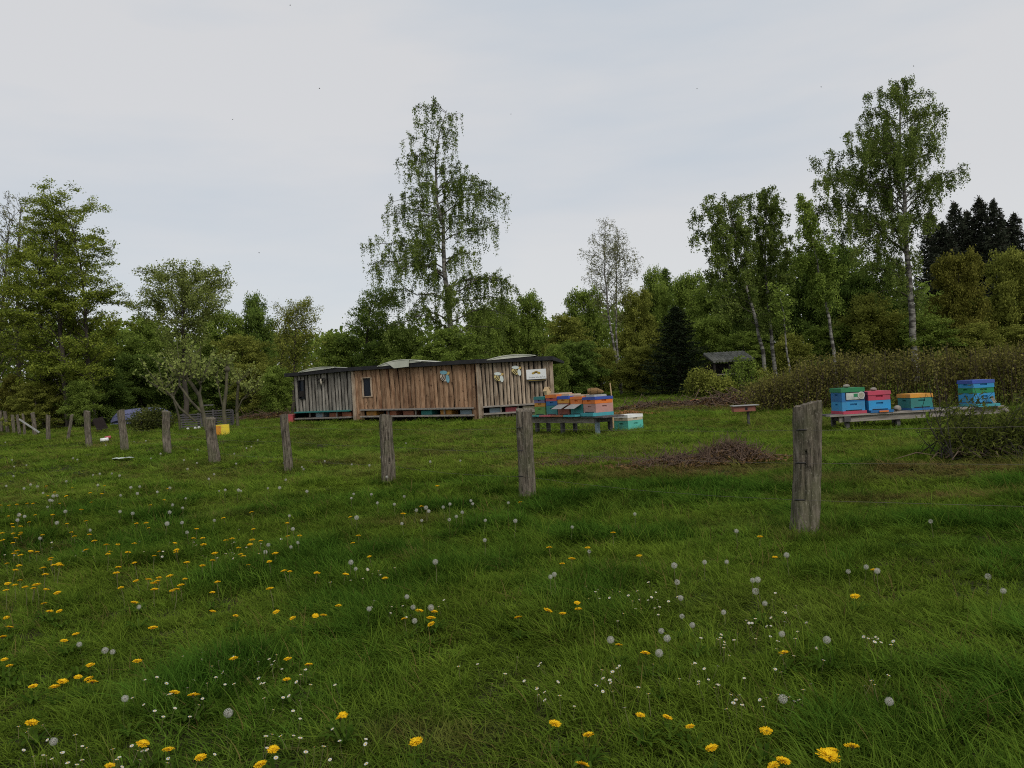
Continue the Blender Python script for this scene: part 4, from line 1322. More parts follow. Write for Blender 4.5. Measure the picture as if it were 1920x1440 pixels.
    MB().box((.02, -.002, -h / 2 - .022), (w - .03, .018, .03)).box((.03, -.002, -h / 2 - .07), (w - .1, .018, .035)).build('lower_strip', BLACK, e)
    MB().box((0, -.003, -h / 2 - .046), (w - .12, .014, .012)).build('lower_line', YE, e)
build_shed_decor()
def build_shed_hives():
    """hive fronts standing in the slots of the shed"""
    rows = [(0, .63, 'rust', 'dark red hive front in the slot of the grey shed section, left one'), (0, .84, 'rust', 'dark red hive front at the right end of the grey shed section slot'),
            (0, .4, 'slate', 'grey hive front in the slot of the grey shed section'),
            (1, .13, 'amber', 'amber hive front at the left end of the brown shed section slot'), (1, .3, 'rust', 'rusty hive front behind the fence post in the brown section slot'),
            (1, .44, 'rust', 'rusty hive front left of the teal one in the brown section slot'), (1, .585, 'teal', 'teal hive front in the brown shed section slot'),
            (1, .735, 'amber', 'amber hive front right of the teal one in the brown section slot'), (1, .885, 'slate', 'greenish grey hive front at the right end of the brown section slot'),
            (2, .2, 'slate', 'pale grey hive front at the left end of the pale section slot'), (2, .42, 'pink', 'pink hive front in the pale shed section slot'),
            (2, .66, 'cream', 'cream hive front in the pale section slot behind the nearer fence post'), (2, .86, 'blue', 'blue hive front at the right end of the pale section slot')]
    for s, u, c, lab in rows:
        a, ux, ln, ang = SEG[s]
        n = np.array((ux[1], -ux[0]))
        p = a + ux * ln * u - n * .29
        g0, g1 = float(T(*NODES[s])), float(T(*NODES[s + 1]))
        sd = (.155, .17, .2)[s] + g0 + (g1 - g0) * u
        hh = (.41, .42, .445)[s] - (.155, .17, .2)[s] - .045
        w = .5 if s < 2 else .42
        e = empty('slot_hive', (p[0], p[1], sd + .004), ang, lab, 'beehive', 'hives built into the shed')
        MB().box((0, 0, hh / 2 + .02), (w, .44, hh - .02)).build('hive_box', PT[c], e)
        MB().box((0, -.245, .014), (w * .9, .1, .022)).build('landing_board', GREYPLANK, e)
        MB().box((0, -.2225, .045), (w * .5, .004, .016)).build('entrance', BLACK, e)
build_shed_hives()

# ------------------------------------------------------------------ free standing hives
def slot_box(w, d, h, slot=True, sw=.13, sh=.03, sz=.7, dep=.03):
    """box with a recessed hand hold in each side"""
    mb = MB()
    if not slot:
        return mb.box((0, 0, h / 2), (w, d, h))
    z0, z1 = h * sz - sh / 2, h * sz + sh / 2
    for k in range(4):
        R = Matrix.Rotation(k * math.pi / 2, 3, 'Z')
        W_, D_ = (w, d) if k % 2 == 0 else (d, w)
        a, y, s = W_ / 2, -D_ / 2, sw / 2
        V = [(-a, y, 0), (a, y, 0), (a, y, h), (-a, y, h), (-s, y, z0), (s, y, z0), (s, y, z1), (-s, y, z1), (-s, y + dep, z0), (s, y + dep, z0), (s, y + dep, z1), (-s, y + dep, z1)]
        F = [(0, 1, 5, 4), (1, 2, 6, 5), (2, 3, 7, 6), (3, 0, 4, 7), (4, 5, 9, 8), (5, 6, 10, 9), (6, 7, 11, 10), (7, 4, 8, 11), (8, 9, 10, 11)]
        mb.add([R @ Vector(v) for v in V], F)
    mb.add([(-w / 2, -d / 2, 0), (w / 2, -d / 2, 0), (w / 2, d / 2, 0), (-w / 2, d / 2, 0), (-w / 2, -d / 2, h), (w / 2, -d / 2, h), (w / 2, d / 2, h), (-w / 2, d / 2, h)], [(3, 2, 1, 0), (4, 5, 6, 7)])
    return mb
def hive(loc, rz, w, d, layers, label, lid=None, floor=None, landing=0.0, group='painted beehives', name='beehive', awning=False, lip=.012):
    """layers bottom to top: (height, paint)"""
    e = empty(name, loc, rz, label, 'beehive', group)
    rr = random.Random(label)
    z = 0.0
    if floor:
        h, c = floor
        MB().box((0, -landing / 2, h / 2), (w + .012, d + .012 + landing, h)).build('floor_board', PT[c], e)
        MB().box((0, -d / 2 - .0075, h + .011), (w * .7, .003, .018)).build('entrance', BLACK, e)
        z = h + .001
    for h, c in layers:
        o = slot_box(w, d, h - .003).build('hive_box', PT[c], e, (rr.uniform(-.004, .004), rr.uniform(-.004, .004), z), (0, 0, rr.uniform(-.008, .008)))
        z += h
    if lid:
        h, c = lid
        MB().box((0, 0, h / 2), (w + 2 * lip, d + 2 * lip, h), taper=.985).build('lid', PT[c], e, (0, 0, z - .006))
        z += h - .006
    if awning:
        mb = MB().box((0, 0, 0), (w * .85, .25, .008), rot=Matrix.Rotation(math.radians(24), 3, 'X'))
        mb.build('awning', mat('dull_sheet_metal', (.3, .3, .29), rough=.35, scale=5), e, (0, -d / 2 - .11, .23))
    return e, z
STONE = mat('field_stone', (.3, .27, .23), (.19, .17, .145), rough=.85, scale=14, bump=.2)
SLAB = mat('concrete_slab', (.42, .34, .24), (.33, .26, .18), rough=.85, scale=10)
GREYSLAB = mat('grey_slab', (.33, .33, .31), rough=.8, scale=9)
TABLEW = mat('dark_table_plank', (.055, .052, .055), (.11, .1, .095), rough=.75, scale=7, stretch=(.6, 5, 5), bump=.2, rnd=.15)
def stone(loc, r, label, seed, rz=0.):
    rng = np.random.default_rng(seed)
    o = MB().ball((0, 0, 0), r, 12, 8, jit=.1, rng=rng).build('stone', STONE, None, loc, (0, 0, rz), smooth=True)
    tag(o, label, 'stone', 'stones weighing down the hives')
def build_center_table():
    d0 = 17.7
    leg0 = ground(1121, 814)                      # near leg
    ang = math.radians(180 - 57)                   # long side runs away to the left
    cx, cy = leg0[0] - (math.cos(ang) * .05 + math.sin(ang) * .17), leg0[1] - (math.sin(ang) * .05 - math.cos(ang) * .17)
    e = empty('hive_table', (cx, cy, 0), ang, 'weathered plank table carrying the crowded stack of hives beside the shed', 'table')
    # local frame: x along the row (away), y negative = across (right and away)
    zt = .425
    Lr = 2.75
    for k in range(3):
        MB().box((Lr / 2 - .22, -.1 - .205 * k, zt - .018), (Lr + .3, .2, .036)).build('plank', TABLEW, e)
    MB().box((Lr / 2 + .06, -.12, zt - .1), (Lr, .04, .125)).build('side_rail', GREYPLANK, e)
    MB().box((.02, -.33, zt - .09), (.045, .4, .11)).build('end_rail', TABLEW, e)
    for x, y, m in ((.05, -.17, PT['slate']), (.05, -.54, TABLEW), (1.35, -.17, TABLEW), (2.4, -.17, TABLEW), (1.35, -.54, TABLEW), (2.45, -.54, TABLEW)):
        MB().box((x, y, (zt - .04) / 2 - .08), (.085, .075, zt + .1)).build('leg', m, e)
    # y axis of the local frame is (-sin, cos) of ang; hives sit on the far side (negative local y)
    def W_(x, y, z):
        return (cx + math.cos(ang) * x - math.sin(ang) * y, cy + math.sin(ang) * x + math.cos(ang) * y, z)
    rz = ang + math.pi                             # hive front (-y local) looks along the open long side
    g = 'hives on the centre table'
    w, d = .44, .5
    hs = [
        (.16, [(.2, 'rose'), (.095, 'orange')], (.062, 'royal'), (.075, 'aqua'), .08, False, 'hive with rose and orange boxes under a blue lid at the near table end'),
        (.63, [(.235, 'teal'), (.11, 'orange')], (.0, None), (.04, 'aqua'), .22, True, 'hive with teal box under an orange box and grey awning on the centre table'),
        (1.13, [(.27, 'brownred'), (.1, 'yellow')], (.07, 'royal'), (.035, 'rust'), .22, True, 'hive with brown box, yellow box and blue lid on the centre table'),
        (1.6, [(.22, 'teal'), (.105, 'blue'), (.085, 'pink')], (.075, 'orange'), (.035, 'pink'), .22, False, 'hive of teal, blue and pink boxes with orange lid on the centre table'),
        (2.1, [(.2, 'green'), (.09, 'amber'), (.085, 'purple')], (.075, 'teal'), (.035, 'teal'), .24, False, 'hive of green, amber and purple boxes with teal lid nearest the shed'),
    ]
    tops = []
    for x, lay, lid, fl, lnd, aw, lab in hs:
        e_, z = hive(W_(x, -.31, zt + .002), rz, w, d, lay, lab, lid if lid[1] else None, fl, lnd, g, awning=aw)
        tops.append((x, z + zt + .002))
    # what lies on the lids
    def slab(x, y, z, size, m, lab, name='slab'):
        o = MB().box((0, 0, size[2] / 2), size, taper=.96).build(name, m, None, W_(x, y, z + .002), (0, 0, ang))
        tag(o, lab, 'slab', 'slabs laid on the hive lids')
    x, z = tops[1]
    slab(x, -.31, z, (.46, .52, .06), PT['orange'], 'orange cover board on the teal and orange hive', 'cover_board')
    slab(x + .02, -.3, z + .062, (.3, .36, .035), SLAB, 'tan slab on the orange cover board')
    x, z = tops[2]
    slab(x, -.31, z, (.3, .36, .04), SLAB, 'tan slab on the blue lid of the brown and yellow hive')
    x, z = tops[3]
    slab(x, -.35, z, (.4, .4, .03), SLAB, 'tan slab on the orange lid of the four tier hive')
    x, z = tops[0]
    slab(x + .04, -.31, z, (.3, .36, .045), GREYSLAB, 'grey slab on the blue lid of the near end hive')
    # straw bundle on the near hive
    rng = np.random.default_rng(8)
    p = W_(x + .1, -.33, z + .048)
    b = empty('straw_bundle', p, math.radians(-4), 'brown tapered straw bundle on top of the near hive', 'straw bundle')
    mb = MB()
    xs = np.linspace(-.17, .2, 9)
    rr = np.interp(xs, (-.17, -.14, 0, .08, .17, .2), (.055, .075, .08, .07, .03, .008))
    V, F = tube_arrays(np.stack((xs, np.zeros(9), .078 - np.clip(xs - .02, 0, 1) * .18), -1), rr, 12)
    V = V + rng.normal(0, .003, V.shape)
    mb.add(V, F)
    mb.add([V[i] for i in range(12)], [tuple(range(12))])
    mb.build('bundle', mat('straw', (.24, .145, .06), (.13, .075, .03), rough=.95, scale=22, stretch=(.4, 2, 2), bump=.6), b, smooth=True)
    for q in (-.1, .05):
        th = np.linspace(0, 2 * math.pi, 13)
        r = float(np.interp(q, xs, rr)) + .002
        MB().tube(np.stack((np.full(13, q), r * np.cos(th), .078 - max(q - .02, 0) * .18 + r * np.sin(th)), -1), [.005] * 13, 4, cap=False).build('band', mat('straw_band', (.07, .045, .018), rough=.9), b)
    # little birdhouse on the far hive
    x, z = tops[4]
    bh = empty('birdhouse', W_(x - .02, -.3, z + .002), ang + math.radians(100), 'tiny pale pointed birdhouse on the teal lidded hive', 'birdhouse')
    PW = mat('pale_pine', (.5, .36, .2), (.4, .28, .15), rough=.8, scale=12)
    MB().box((0, 0, .015), (.05, .05, .03)).build('foot', DARKW, bh)
    MB().prism([(-.06, .03), (.06, .03), (.075, .11), (0, .21), (-.075, .11)], -.05, .05).build('house', PW, bh)
    MB().box((-.05, 0, .17), (.13, .13, .012), rot=Matrix.Rotation(-.93, 3, 'Y')).box((.05, 0, .17), (.13, .13, .012), rot=Matrix.Rotation(.93, 3, 'Y')).build('roof', PW, bh)
    MB().tube([(0, -.054, .1), (0, -.051, .1)], (.018, .018), 10).build('entrance_hole', BLACK, bh)
    # pale stake behind
    p = ground(1147, 760)
    o = MB().tube([(0, 0, -.1), (.01, 0, .5), (-.02, 0, 1.02)], (.018, .017, .014), 6).build('stake', PW, None, at(1147, 748, 19.5) - (0, 0, .62))
    tag(o, 'thin pale stake behind the near hive', 'stake')
    # lone mint hive on the grass
    p = ground(1183, 807)
    hive((p[0], p[1] + .3, p[2] - .01), math.radians(38), .5, .44, [(.235, 'mint'), (.07, 'cream')], 'mint green hive with cream rim and white lid standing on the grass', (.07, 'white'), None, 0, 'painted beehives', lip=.006)
build_center_table()
def build_right_table():
    zt = .3
    y0 = 14.75
    x0, x1 = at(1559, 782, y0)[0], at(1884, 766, y0)[0]
    e = empty('hive_table', (x0, y0, 0), 0, 'long weathered plank table carrying hives in front of the brown hedge', 'table')
    Lr = x1 - x0
    for k in range(3):
        MB().box((Lr / 2 + .02 * k, .1 + .205 * k, zt - .016), (Lr + .05, .2, .032)).build('plank', GREYPLANK if k == 0 else TABLEW, e)
    MB().box((Lr * .27 + .1, .07, zt - .09), (Lr * .5, .04, .11)).build('side_rail', GREYPLANK, e)
    MB().box((Lr * .78 + .08, .07, zt - .088), (Lr * .46, .04, .11)).build('side_rail', GREYPLANK, e)
    MB().box((.3, .3, zt - .085), (.12, .6, .1)).build('end_rail', TABLEW, e)
    for x, y in ((.34, .14), (.24, .52), (1.3, .14), (1.42, .52), (2.75, .14), (2.85, .52)):
        MB().box((x, y, (zt - .04) / 2 - .08), (.07, .07, zt + .09)).build('leg', TABLEW, e)
    g = 'hives on the right table'
    def put(px0, px1, py, w, layers, lid, fl, lab, lnd=.05, dep=.5, dy=.08):
        yb = y0 + dy
        xl, xr = at(px0, py, yb)[0], at(px1, py, yb)[0]
        return hive(((xl + xr) / 2, yb + dep / 2, zt + .002), random.Random(lab).uniform(-.02, .02), xr - xl - .01, dep, layers, lab, lid, fl, lnd, g), (xl + xr) / 2
    (h1, z1), c1 = put(1579, 1623, 776, .45, [(.175, 'sky'), (.185, 'blue')], (.08, 'kelly'), (.055, 'magenta'), 'two tier blue hive with green lid and printed panel on the right table')
    # printed panel with a round badge on the upper box
    pn = MB().box((-.0, 0, 0), (.33, .006, .125)).build('printed_panel', mat('panel_grey', (.55, .55, .5), (.3, .33, .3), rough=.5, scale=9), h1, (.035, -.259, .33))
    MB().box((0, 0, 0), (.36, .004, .15)).build('panel_backing', BLACK, h1, (.035, -.2545, .33))
    MB().box((.035, -.0045, .015), (.12, .002, .06)).build('panel_green', PT['kelly'], pn)
    MB().tube([(.115, -.012, .012), (.115, -.004, .012)], (.068, .068), 18).build('badge_rim', mat('badge_rim', (.55, .55, .52), rough=.5), pn)
    MB().tube([(.115, -.014, .012), (.115, -.0125, .012)], (.05, .05), 18).build('badge', mat('badge_centre', (.24, .22, .17), (.4, .38, .3), rough=.6, scale=60), pn)
    stone((c1 - .05, y0 + .22, zt + z1 + .036), (.065, .05, .035), 'flat stone on the green hive lid', 1)
    (h2, z2), c2 = put(1630, 1672, 774, .42, [(.185, 'sky'), (.105, 'magenta')], (.07, 'magenta'), (.045, 'blue'), 'light blue hive with pink upper box and pink lid on the right table', .09)
    MB().box((0, 0, 0), (.17, .012, .03)).build('entrance_reducer', PT['orange'], h2, (.02, -.365, .022))
    MB().box((0, 0, 0), (.12, .1, .006), rot=Matrix.Rotation(.35, 3, 'Y')).build('landing_flap', GREYPLANK, h2, (.27, -.28, .05))
    stone((c2 - .03, y0 + .25, zt + z2 + .036), (.062, .05, .036), 'rounded stone on the pink hive lid', 2)
    (h3, z3), c3 = put(1708, 1750, 770, .43, [(.2, 'teal')], (.07, 'yellow'), (.04, 'blue'), 'low teal hive with yellow lid on the right table', .04)
    p = at(1690, 772, y0 - .04)
    stone((p[0], y0 + .1, zt + .056), (.068, .06, .058), 'round stone lying on the right table between the hives', 3)
    (h4, z4), c4 = put(1826, 1867, 764, .44, [(.2, 'sky'), (.1, 'kelly'), (.09, 'sky')], (.065, 'royal'), (.05, 'aqua'), 'blue and green tiered hive with royal blue lid behind the willow bush', .14)
    MB().box((0, 0, 0), (.06, .012, .14), rot=Matrix.Rotation(-.5, 3, 'Y')).build('entrance_slat', GREYPLANK, h4, (.12, -.33, .12))
build_right_table()

# ------------------------------------------------------------------ fence
POSTM = None
def post_material():
    m = bpy.data.materials.new('weathered_post_wood')
    m.use_nodes = True
    t = m.node_tree
    L = t.links.new
    b = t.nodes['Principled BSDF']
    b.inputs['Roughness'].default_value = 0.9
    b.inputs['Specular IOR Level'].default_value = 0.15
    tc, oi = N(t, 'ShaderNodeTexCoord'), N(t, 'ShaderNodeObjectInfo')
    off = N(t, 'ShaderNodeMath', operation='MULTIPLY'); off.inputs[1].default_value = 29.0
    L(oi.outputs['Random'], off.inputs[0])
    def noise(scl, st, detail=6):
        mp = N(t, 'ShaderNodeMapping'); mp.inputs['Scale'].default_value = st
        L(tc.outputs['Object'], mp.inputs[0])
        ad = N(t, 'ShaderNodeVectorMath', operation='ADD')
        L(mp.outputs[0], ad.inputs[0]); L(off.outputs[0], ad.inputs[1])
        nz = N(t, 'ShaderNodeTexNoise'); nz.inputs['Scale'].default_value = scl; nz.inputs['Detail'].default_value = detail
        L(ad.outputs[0], nz.inputs['Vector'])
        return nz.outputs['Fac']
    r = N(t, 'ShaderNodeValToRGB')
    els = r.color_ramp.elements
    els[0].position, els[0].color = .3, (.02, .017, .013, 1)
    els[1].position, els[1].color = .42, (.08, .066, .05, 1)
    e2 = els.new(.55); e2.color = (.14, .118, .09, 1)
    e3 = els.new(.72); e3.color = (.22, .19, .15, 1)
    fib = noise(26, (2.2, 2.2, .28))
    L(fib, r.inputs[0])
    mo = N(t, 'ShaderNodeMapRange'); mo.inputs['From Min'].default_value = .5; mo.inputs['From Max'].default_value = .66; mo.inputs['To Max'].default_value = .55
    L(noise(5, (1, 1, .7)), mo.inputs['Value'])
    mx = N(t, 'ShaderNodeMix', data_type='RGBA'); mx.inputs[7].default_value = (.085, .09, .045, 1)
    L(mo.outputs[0], mx.inputs[0]); L(r.outputs[0], mx.inputs[6])
    # lichen specks
    ls = N(t, 'ShaderNodeMapRange'); ls.inputs['From Min'].default_value = .6; ls.inputs['From Max'].default_value = .68; ls.inputs['To Max'].default_value = .3
    L(noise(75, (1, 1, .8), 3), ls.inputs['Value'])
    m2 = N(t, 'ShaderNodeMix', data_type='RGBA'); m2.inputs[7].default_value = (.36, .34, .27, 1)
    L(ls.outputs[0], m2.inputs[0]); L(mx.outputs[2], m2.inputs[6])
    L(m2.outputs[2], b.inputs['Base Color'])
    bp = N(t, 'ShaderNodeBump'); bp.inputs['Strength'].default_value = .9; bp.inputs['Distance'].default_value = .012
    L(fib, bp.inputs['Height']); L(bp.outputs[0], b.inputs['Normal'])
    return m
POSTM = post_material()
WIRE = mat('rusty_wire', (.1, .085, .07), rough=.6)
POSTS = []
def fence_post(px, py, top_px, top_py, r, label, seed, rows=26, nseg=26, square=0.16, cracks=6):
    """irregular split post from its foot to its top as measured"""
    rng = np.random.default_rng(seed)
    g = ground(px, py)
    d = g[1]
    tp = at(top_px, top_py, d)
    axis = np.array((tp[0] - g[0], rng.normal(0, .015), tp[2] - g[2]))
    H = axis[2]
    th = np.arange(nseg) * 2 * math.pi / nseg
    ph = rng.uniform(0, 6.28, 4)
    cr = rng.uniform(0, 2 * math.pi, cracks)
    cr[:2] = (-1.9, -1.2)
    cw = rng.uniform(.1, .24, cracks)
    cd = rng.uniform(.08, .3, cracks)
    cz0, cz1 = rng.uniform(-.1, .6, cracks), rng.uniform(.5, 1.2, cracks)
    V = []
    wob = rng.normal(0, 1, 4)
    for k in range(rows + 1):
        f = k / rows
        z = -.18 + (H + .18) * f
        u = max(z / H, -.1)
        c = axis * u
        q = 1 + square * .25 * np.abs(np.sin(2 * (th + ph[0]))) + .06 * np.sin(3 * th + ph[1] + 1.5 * f) + .05 * np.sin(5 * th + ph[2] - 2.2 * f)
        for j in range(cracks):
            if cz0[j] < f < cz1[j]:
                a = np.angle(np.exp(1j * (th - cr[j] - .15 * math.sin(4 * f + j))))
                q = q - cd[j] * np.exp(-(a / cw[j]) ** 2)
        q = q + rng.normal(0, .012, nseg)
        rr = r * q * (1.05 - .1 * f + .03 * math.sin(7 * f + wob[0]))
        cx = c[0] + r * .12 * math.sin(5 * f + wob[1])
        cy = c[1] + r * .12 * math.sin(4 * f + wob[2])
        V += [(cx + rr[i] * math.cos(th[i]), cy + rr[i] * math.sin(th[i]), z + (rng.normal(0, .005) if k == rows else 0) + (0.02 * math.cos(th[i] - ph[3]) if k == rows else 0)) for i in range(nseg)]
    F = [(k * nseg + i, k * nseg + (i + 1) % nseg, (k + 1) * nseg + (i + 1) % nseg, (k + 1) * nseg + i) for k in range(rows) for i in range(nseg)]
    V.append((axis[0], axis[1], H - .008))
    F += [(rows * nseg + i, rows * nseg + (i + 1) % nseg, len(V) - 1) for i in range(nseg)]
    mb = MB(); mb.add(V, F)
    o = mb.build('fence_post', POSTM, None, g)
    tag(o, label, 'fence post', 'posts of the wire fence')
    POSTS.append((g, axis, H, r))
    return o
def build_fence():
    P = [
        ((1508, 1001), (1513, 757), .094, 'thick weathered fence post nearest the camera on the right'),
        ((988, 938), (984, 768), .083, 'gnarled split fence post in front of the centre hive table'),
        ((727, 905), (724, 779), .086, 'fence post in front of the brown shed section'),
        ((540, 886), (533, 778), .068, 'fence post just left of the shed'),
        ((401, 869), (395, 784), .098, 'fence post beside the yellow box'),
        ((313, 852), (311, 771), .085, 'split fence post in front of the evergreen bush'),
        ((234, 845), (226, 769), .082, 'leaning fence post in front of the blue boat'),
        ((167, 838), (163, 771), .08, 'fence post left of the dark leaning panel'),
        ((127, 823), (134, 778), .055, 'thin fence post tilting right at the left'),
        ((90, 826), (90, 778), .07, 'mossy fence post between tilted post and crowded posts'),
        ((66, 816), (61, 774), .085, 'light fence post with a white rail leaning on it'),
        ((47, 816), (43, 776), .05, 'thin fence post second right of the crowded posts'),
        ((36, 814), (33, 777), .062, 'fence post at right end of the crowded posts'),
        ((26, 813), (23, 778), .07, 'fence post in the middle of the crowded posts'),
        ((15, 812), (10, 771), .085, 'taller fence post among the crowded posts'),
        ((3, 810), (1, 770), .08, 'fence post at the very left edge of the view'),
    ]
    for i, (b, t, r, lab) in enumerate(P):
        far = i > 4
        fence_post(*b, *t, r, lab, 100 + i, rows=14 if far else 28, nseg=14 if far else 30)
    # wires between the posts, plus on to a post beyond the right edge
    g = np.array((6.6, 3.55, 0.0)); g[2] = float(T(g[0], g[1]))
    chain = [(g, np.array((0, 0, .93)), .93, .09)] + POSTS[:11]
    for k, f in enumerate((.8, .55, .27)):
        pts = []
        for j, (gg, ax, H, r) in enumerate(chain):
            p = gg + ax * f + np.array((0, -r * 1.02, 0))
            if pts:
                q = pts[-1]
                for u in (.25, .5, .75):
                    pts.append(q + (p - q) * u - np.array((0, 0, .05 * u * (1 - u) * 4 * (.3 + .2 * k))))
            pts.append(p)
        o = MB().tube(pts, [.0012] * len(pts), 4).build('fence_wire', WIRE)
        tag(o, ('top', 'middle', 'bottom')[k] + ' strand of thin rusty wire along the fence posts', 'wire', 'strands of the wire fence')
    for (gg, ax, H, r), nm in zip(POSTS[:2], ('nearest', 'second nearest')):
        for f, w in ((.8, 'upper'), (.55, 'middle'), (.27, 'lower')):
            p = gg + ax * f + np.array((-r * .8, -r * .75, .004))
            o = MB().tube([p + (-.02, .01, 0), p + (-.005, -.02, .004), p + (.035, -.03, .002)], [.006, .007, .005], 5).build('wire_staple', mat('dark_staple', (.02, .018, .016), rough=.6))
            tag(o, '%s dark wire staple on the %s fence post' % (w, nm), 'staple', 'wire staples')
build_fence()

# ------------------------------------------------------------------ things left and right
def build_odds():
    # upturned boat
    d = 43.0
    a, b = at(212, 797, d), at(322, 790, d)
    gz = float(T((a[0] + b[0]) / 2, d))
    boat = empty('upturned_boat', ((a[0] + b[0]) / 2, d, gz), math.radians(4), 'blue upturned boat lying behind the evergreen bush', 'boat')
    L_ = b[0] - a[0]
    BL = mat('faded_blue_paint', (.14, .15, .26), (.1, .11, .2), rough=.45, scale=4)
    DK = mat('seam_and_shadow_blue', (.012, .014, .03), rough=.5)  # for the hull seam and the shadow painted low on the side
    xs = np.linspace(-.5, .5, 15)
    ht = .86 * (1 - (2 * np.abs(xs)) ** 5.0 * .42 - .06 * (xs < 0) * (2 * np.abs(xs)))
    bw = .62 * np.sqrt(np.clip(1 - (2 * xs) ** 2 * .8, .02, 1))
    bands = [(.07, .17, 1.03, 1.02, BL, 'gunwale'), (.17, .34, .97, .93, DK, 'shadow_band'), (.34, .66, 1.0, .86, BL, 'middle_strake'), (.665, .70, .84, .82, DK, 'seam'), (.70, .97, .84, .42, BL, 'upper_strake'), (.97, 1.0, .42, 0.0, BL, 'keel_strake')]  # second band from the bottom is shadow put into the colour
    for f0, f1, w0, w1, m, nm in bands:
        mb = MB()
        for sg in (-1, 1):
            V = []
            for i, x in enumerate(xs):
                xx = x * L_ * (1 - .06 * (f0 + f1) / 2)
                V += [(xx, sg * bw[i] * w0, ht[i] * f0), (xx, sg * bw[i] * w1, ht[i] * f1)]
            mb.add(V, [(2 * i, 2 * i + 2, 2 * i + 3, 2 * i + 1) for i in range(len(xs) - 1)])
        # closed stern
        for i in (0, len(xs) - 1):
            mb.add([(xs[i] * L_ * (1 - .06 * (f0 + f1) / 2), -bw[i] * w0, ht[i] * f0), (xs[i] * L_ * (1 - .06 * (f0 + f1) / 2), bw[i] * w0, ht[i] * f0), (xs[i] * L_ * (1 - .06 * (f0 + f1) / 2), bw[i] * w1, ht[i] * f1), (xs[i] * L_ * (1 - .06 * (f0 + f1) / 2), -bw[i] * w1, ht[i] * f1)], [(0, 1, 2, 3)])
        mb.build(nm, m, boat, smooth=False)
    # dark panel leaning by the fence
    g = ground(190, 812)
    d = g[1]
    p = [at(x, y, d) for x, y in ((182, 807), (202, 803), (191, 781), (173, 787))]
    o = MB()
    V = [q - g for q in p] + [q - g + (0, .04, 0) for q in p]
    o.add(V, [(0, 1, 2, 3), (7, 6, 5, 4), (0, 4, 5, 1), (1, 5, 6, 2), (2, 6, 7, 3), (3, 7, 4, 0)])
    e = empty('leaning_panel', g, 0, 'dark brown rectangular panel tilted on a stick behind the fence', 'panel')
    o.build('panel', mat('dark_brown_sheet', (.02, .012, .01), rough=.6), e)
    MB().tube([np.array((0, .06, -.1)), (p[0] + p[2]) / 2 - g + (0, .06, 0)], (.02, .02), 5).build('stick', BARK, e)
    # yellow box
    g = ground(413, 817)
    e = empty('yellow_box', g + (0, .16, 0), math.radians(-28), 'small yellow and orange box on the grass beside a fence post', 'box')
    MB().box((0, 0, .16), (.3, .3, .32)).build('body', PT['lemon'], e)
    MB().box((-.0, -.152, .16), (.25, .006, .27)).build('front_panel', PT['boxorange'], e)
    g = ground(541, 794)
    e = empty('red_box', g + (0, .2, 0), math.radians(-8), 'faded red hive box standing left of the shed', 'box')
    MB().box((0, 0, .19), (.46, .4, .28)).build('body', PT['redbox'], e)
    MB().box((0, 0, .035), (.47, .41, .05)).build('base', PT['orange'], e)
    MB().box((0, 0, .35), (.48, .42, .045)).build('lid', PT['pink'], e)
    # stacked pallets between the pollards
    g = ground(385, 804)
    dd = 33.5
    a, b = at(335, 803, dd), at(440, 797, dd)
    gz = float(T((a[0] + b[0]) / 2, dd))
    e = empty('slatted_pallet', ((a[0] + b[0]) / 2, dd, gz), 0, 'grey slatted timber rack standing behind the pollarded trees', 'pallet')
    for k in range(6):
        MB().box((0, 0, .12 + .1 * k), ((b[0] - a[0]) * .95, .03, .055)).build('slat', TABLEW, e)
    for x in (-1.0, -.35, .4, 1.05):
        MB().box((x, .05, .33), (.07, .06, .7)).build('upright', TABLEW, e)
    for j, (px, py) in enumerate(((366, 801), (373, 801), (352, 802))):
        q = at(px, py, 32.9)
        o = MB().ball((0, 0, .06), (.07, .07, .07), 8, 6).build('white_pot', PT['white'], None, (q[0], 32.9, float(T(q[0], 32.9))), smooth=True)
        tag(o, ('small white pot under the timber rack', 'white pot right of the other under the rack', 'leftmost white pot under the timber rack')[j], 'pot', 'white pots by the rack')
    e = empty('timber_frame', (at(398, 780, 36)[0], 36, float(T(-14, 36))), 0, 'low grey timber frame behind the slatted rack', 'frame')
    for x, h in ((-.5, 1.05), (.05, .8), (.5, .75), (.95, .7)):
        MB().box((x, 0, h / 2 - .05), (.06, .06, h + .1)).build('post', TABLEW, e)
    MB().box((-.22, 0, 1.0), (.6, .045, .06)).build('rail', TABLEW, e)
    MB().box((.2, 0, .72), (1.5, .04, .05)).build('rail', TABLEW, e)
    MB().box((.2, 0, .38), (1.5, .04, .05)).build('rail', TABLEW, e)
    # white rail at far left, scraps
    p0, p1 = at(36, 786, 31), at(74, 811, 31)
    dv = p1 - p0
    o = MB().box((0, 0, 0), (np.linalg.norm(dv), .04, .055)).build('white_rail', GREYSLAB, None, (p0 + p1) / 2, (0, -math.atan2(dv[2], dv[0]), 0))
    tag(o, 'white rail slanting down across the crowded fence posts', 'rail')
    rng = np.random.default_rng(3)
    g = ground(197, 829)
    e = empty('litter_can', g + (0, 0, .06), .3, 'small white and red container lying in the grass behind the fence', 'container')
    MB().tube([(-.12, 0, 0), (.1, 0, .02)], (.06, .06), 10).build('body', PT['white'], e, smooth=True)
    MB().tube([(-.0, .02, .07), (.16, .04, .08)], (.045, .045), 8).build('cap', PT['pink'], e, smooth=True)
    g = ground(230, 865)
    V = [(x * .2, y * .1, .03 + .025 * rng.random()) for x in np.linspace(-1, 1, 7) for y in (-1, 0, 1)]
    V = [(x + rng.normal(0, .02), y + rng.normal(0, .015), z + .03) for x, y, z in V]
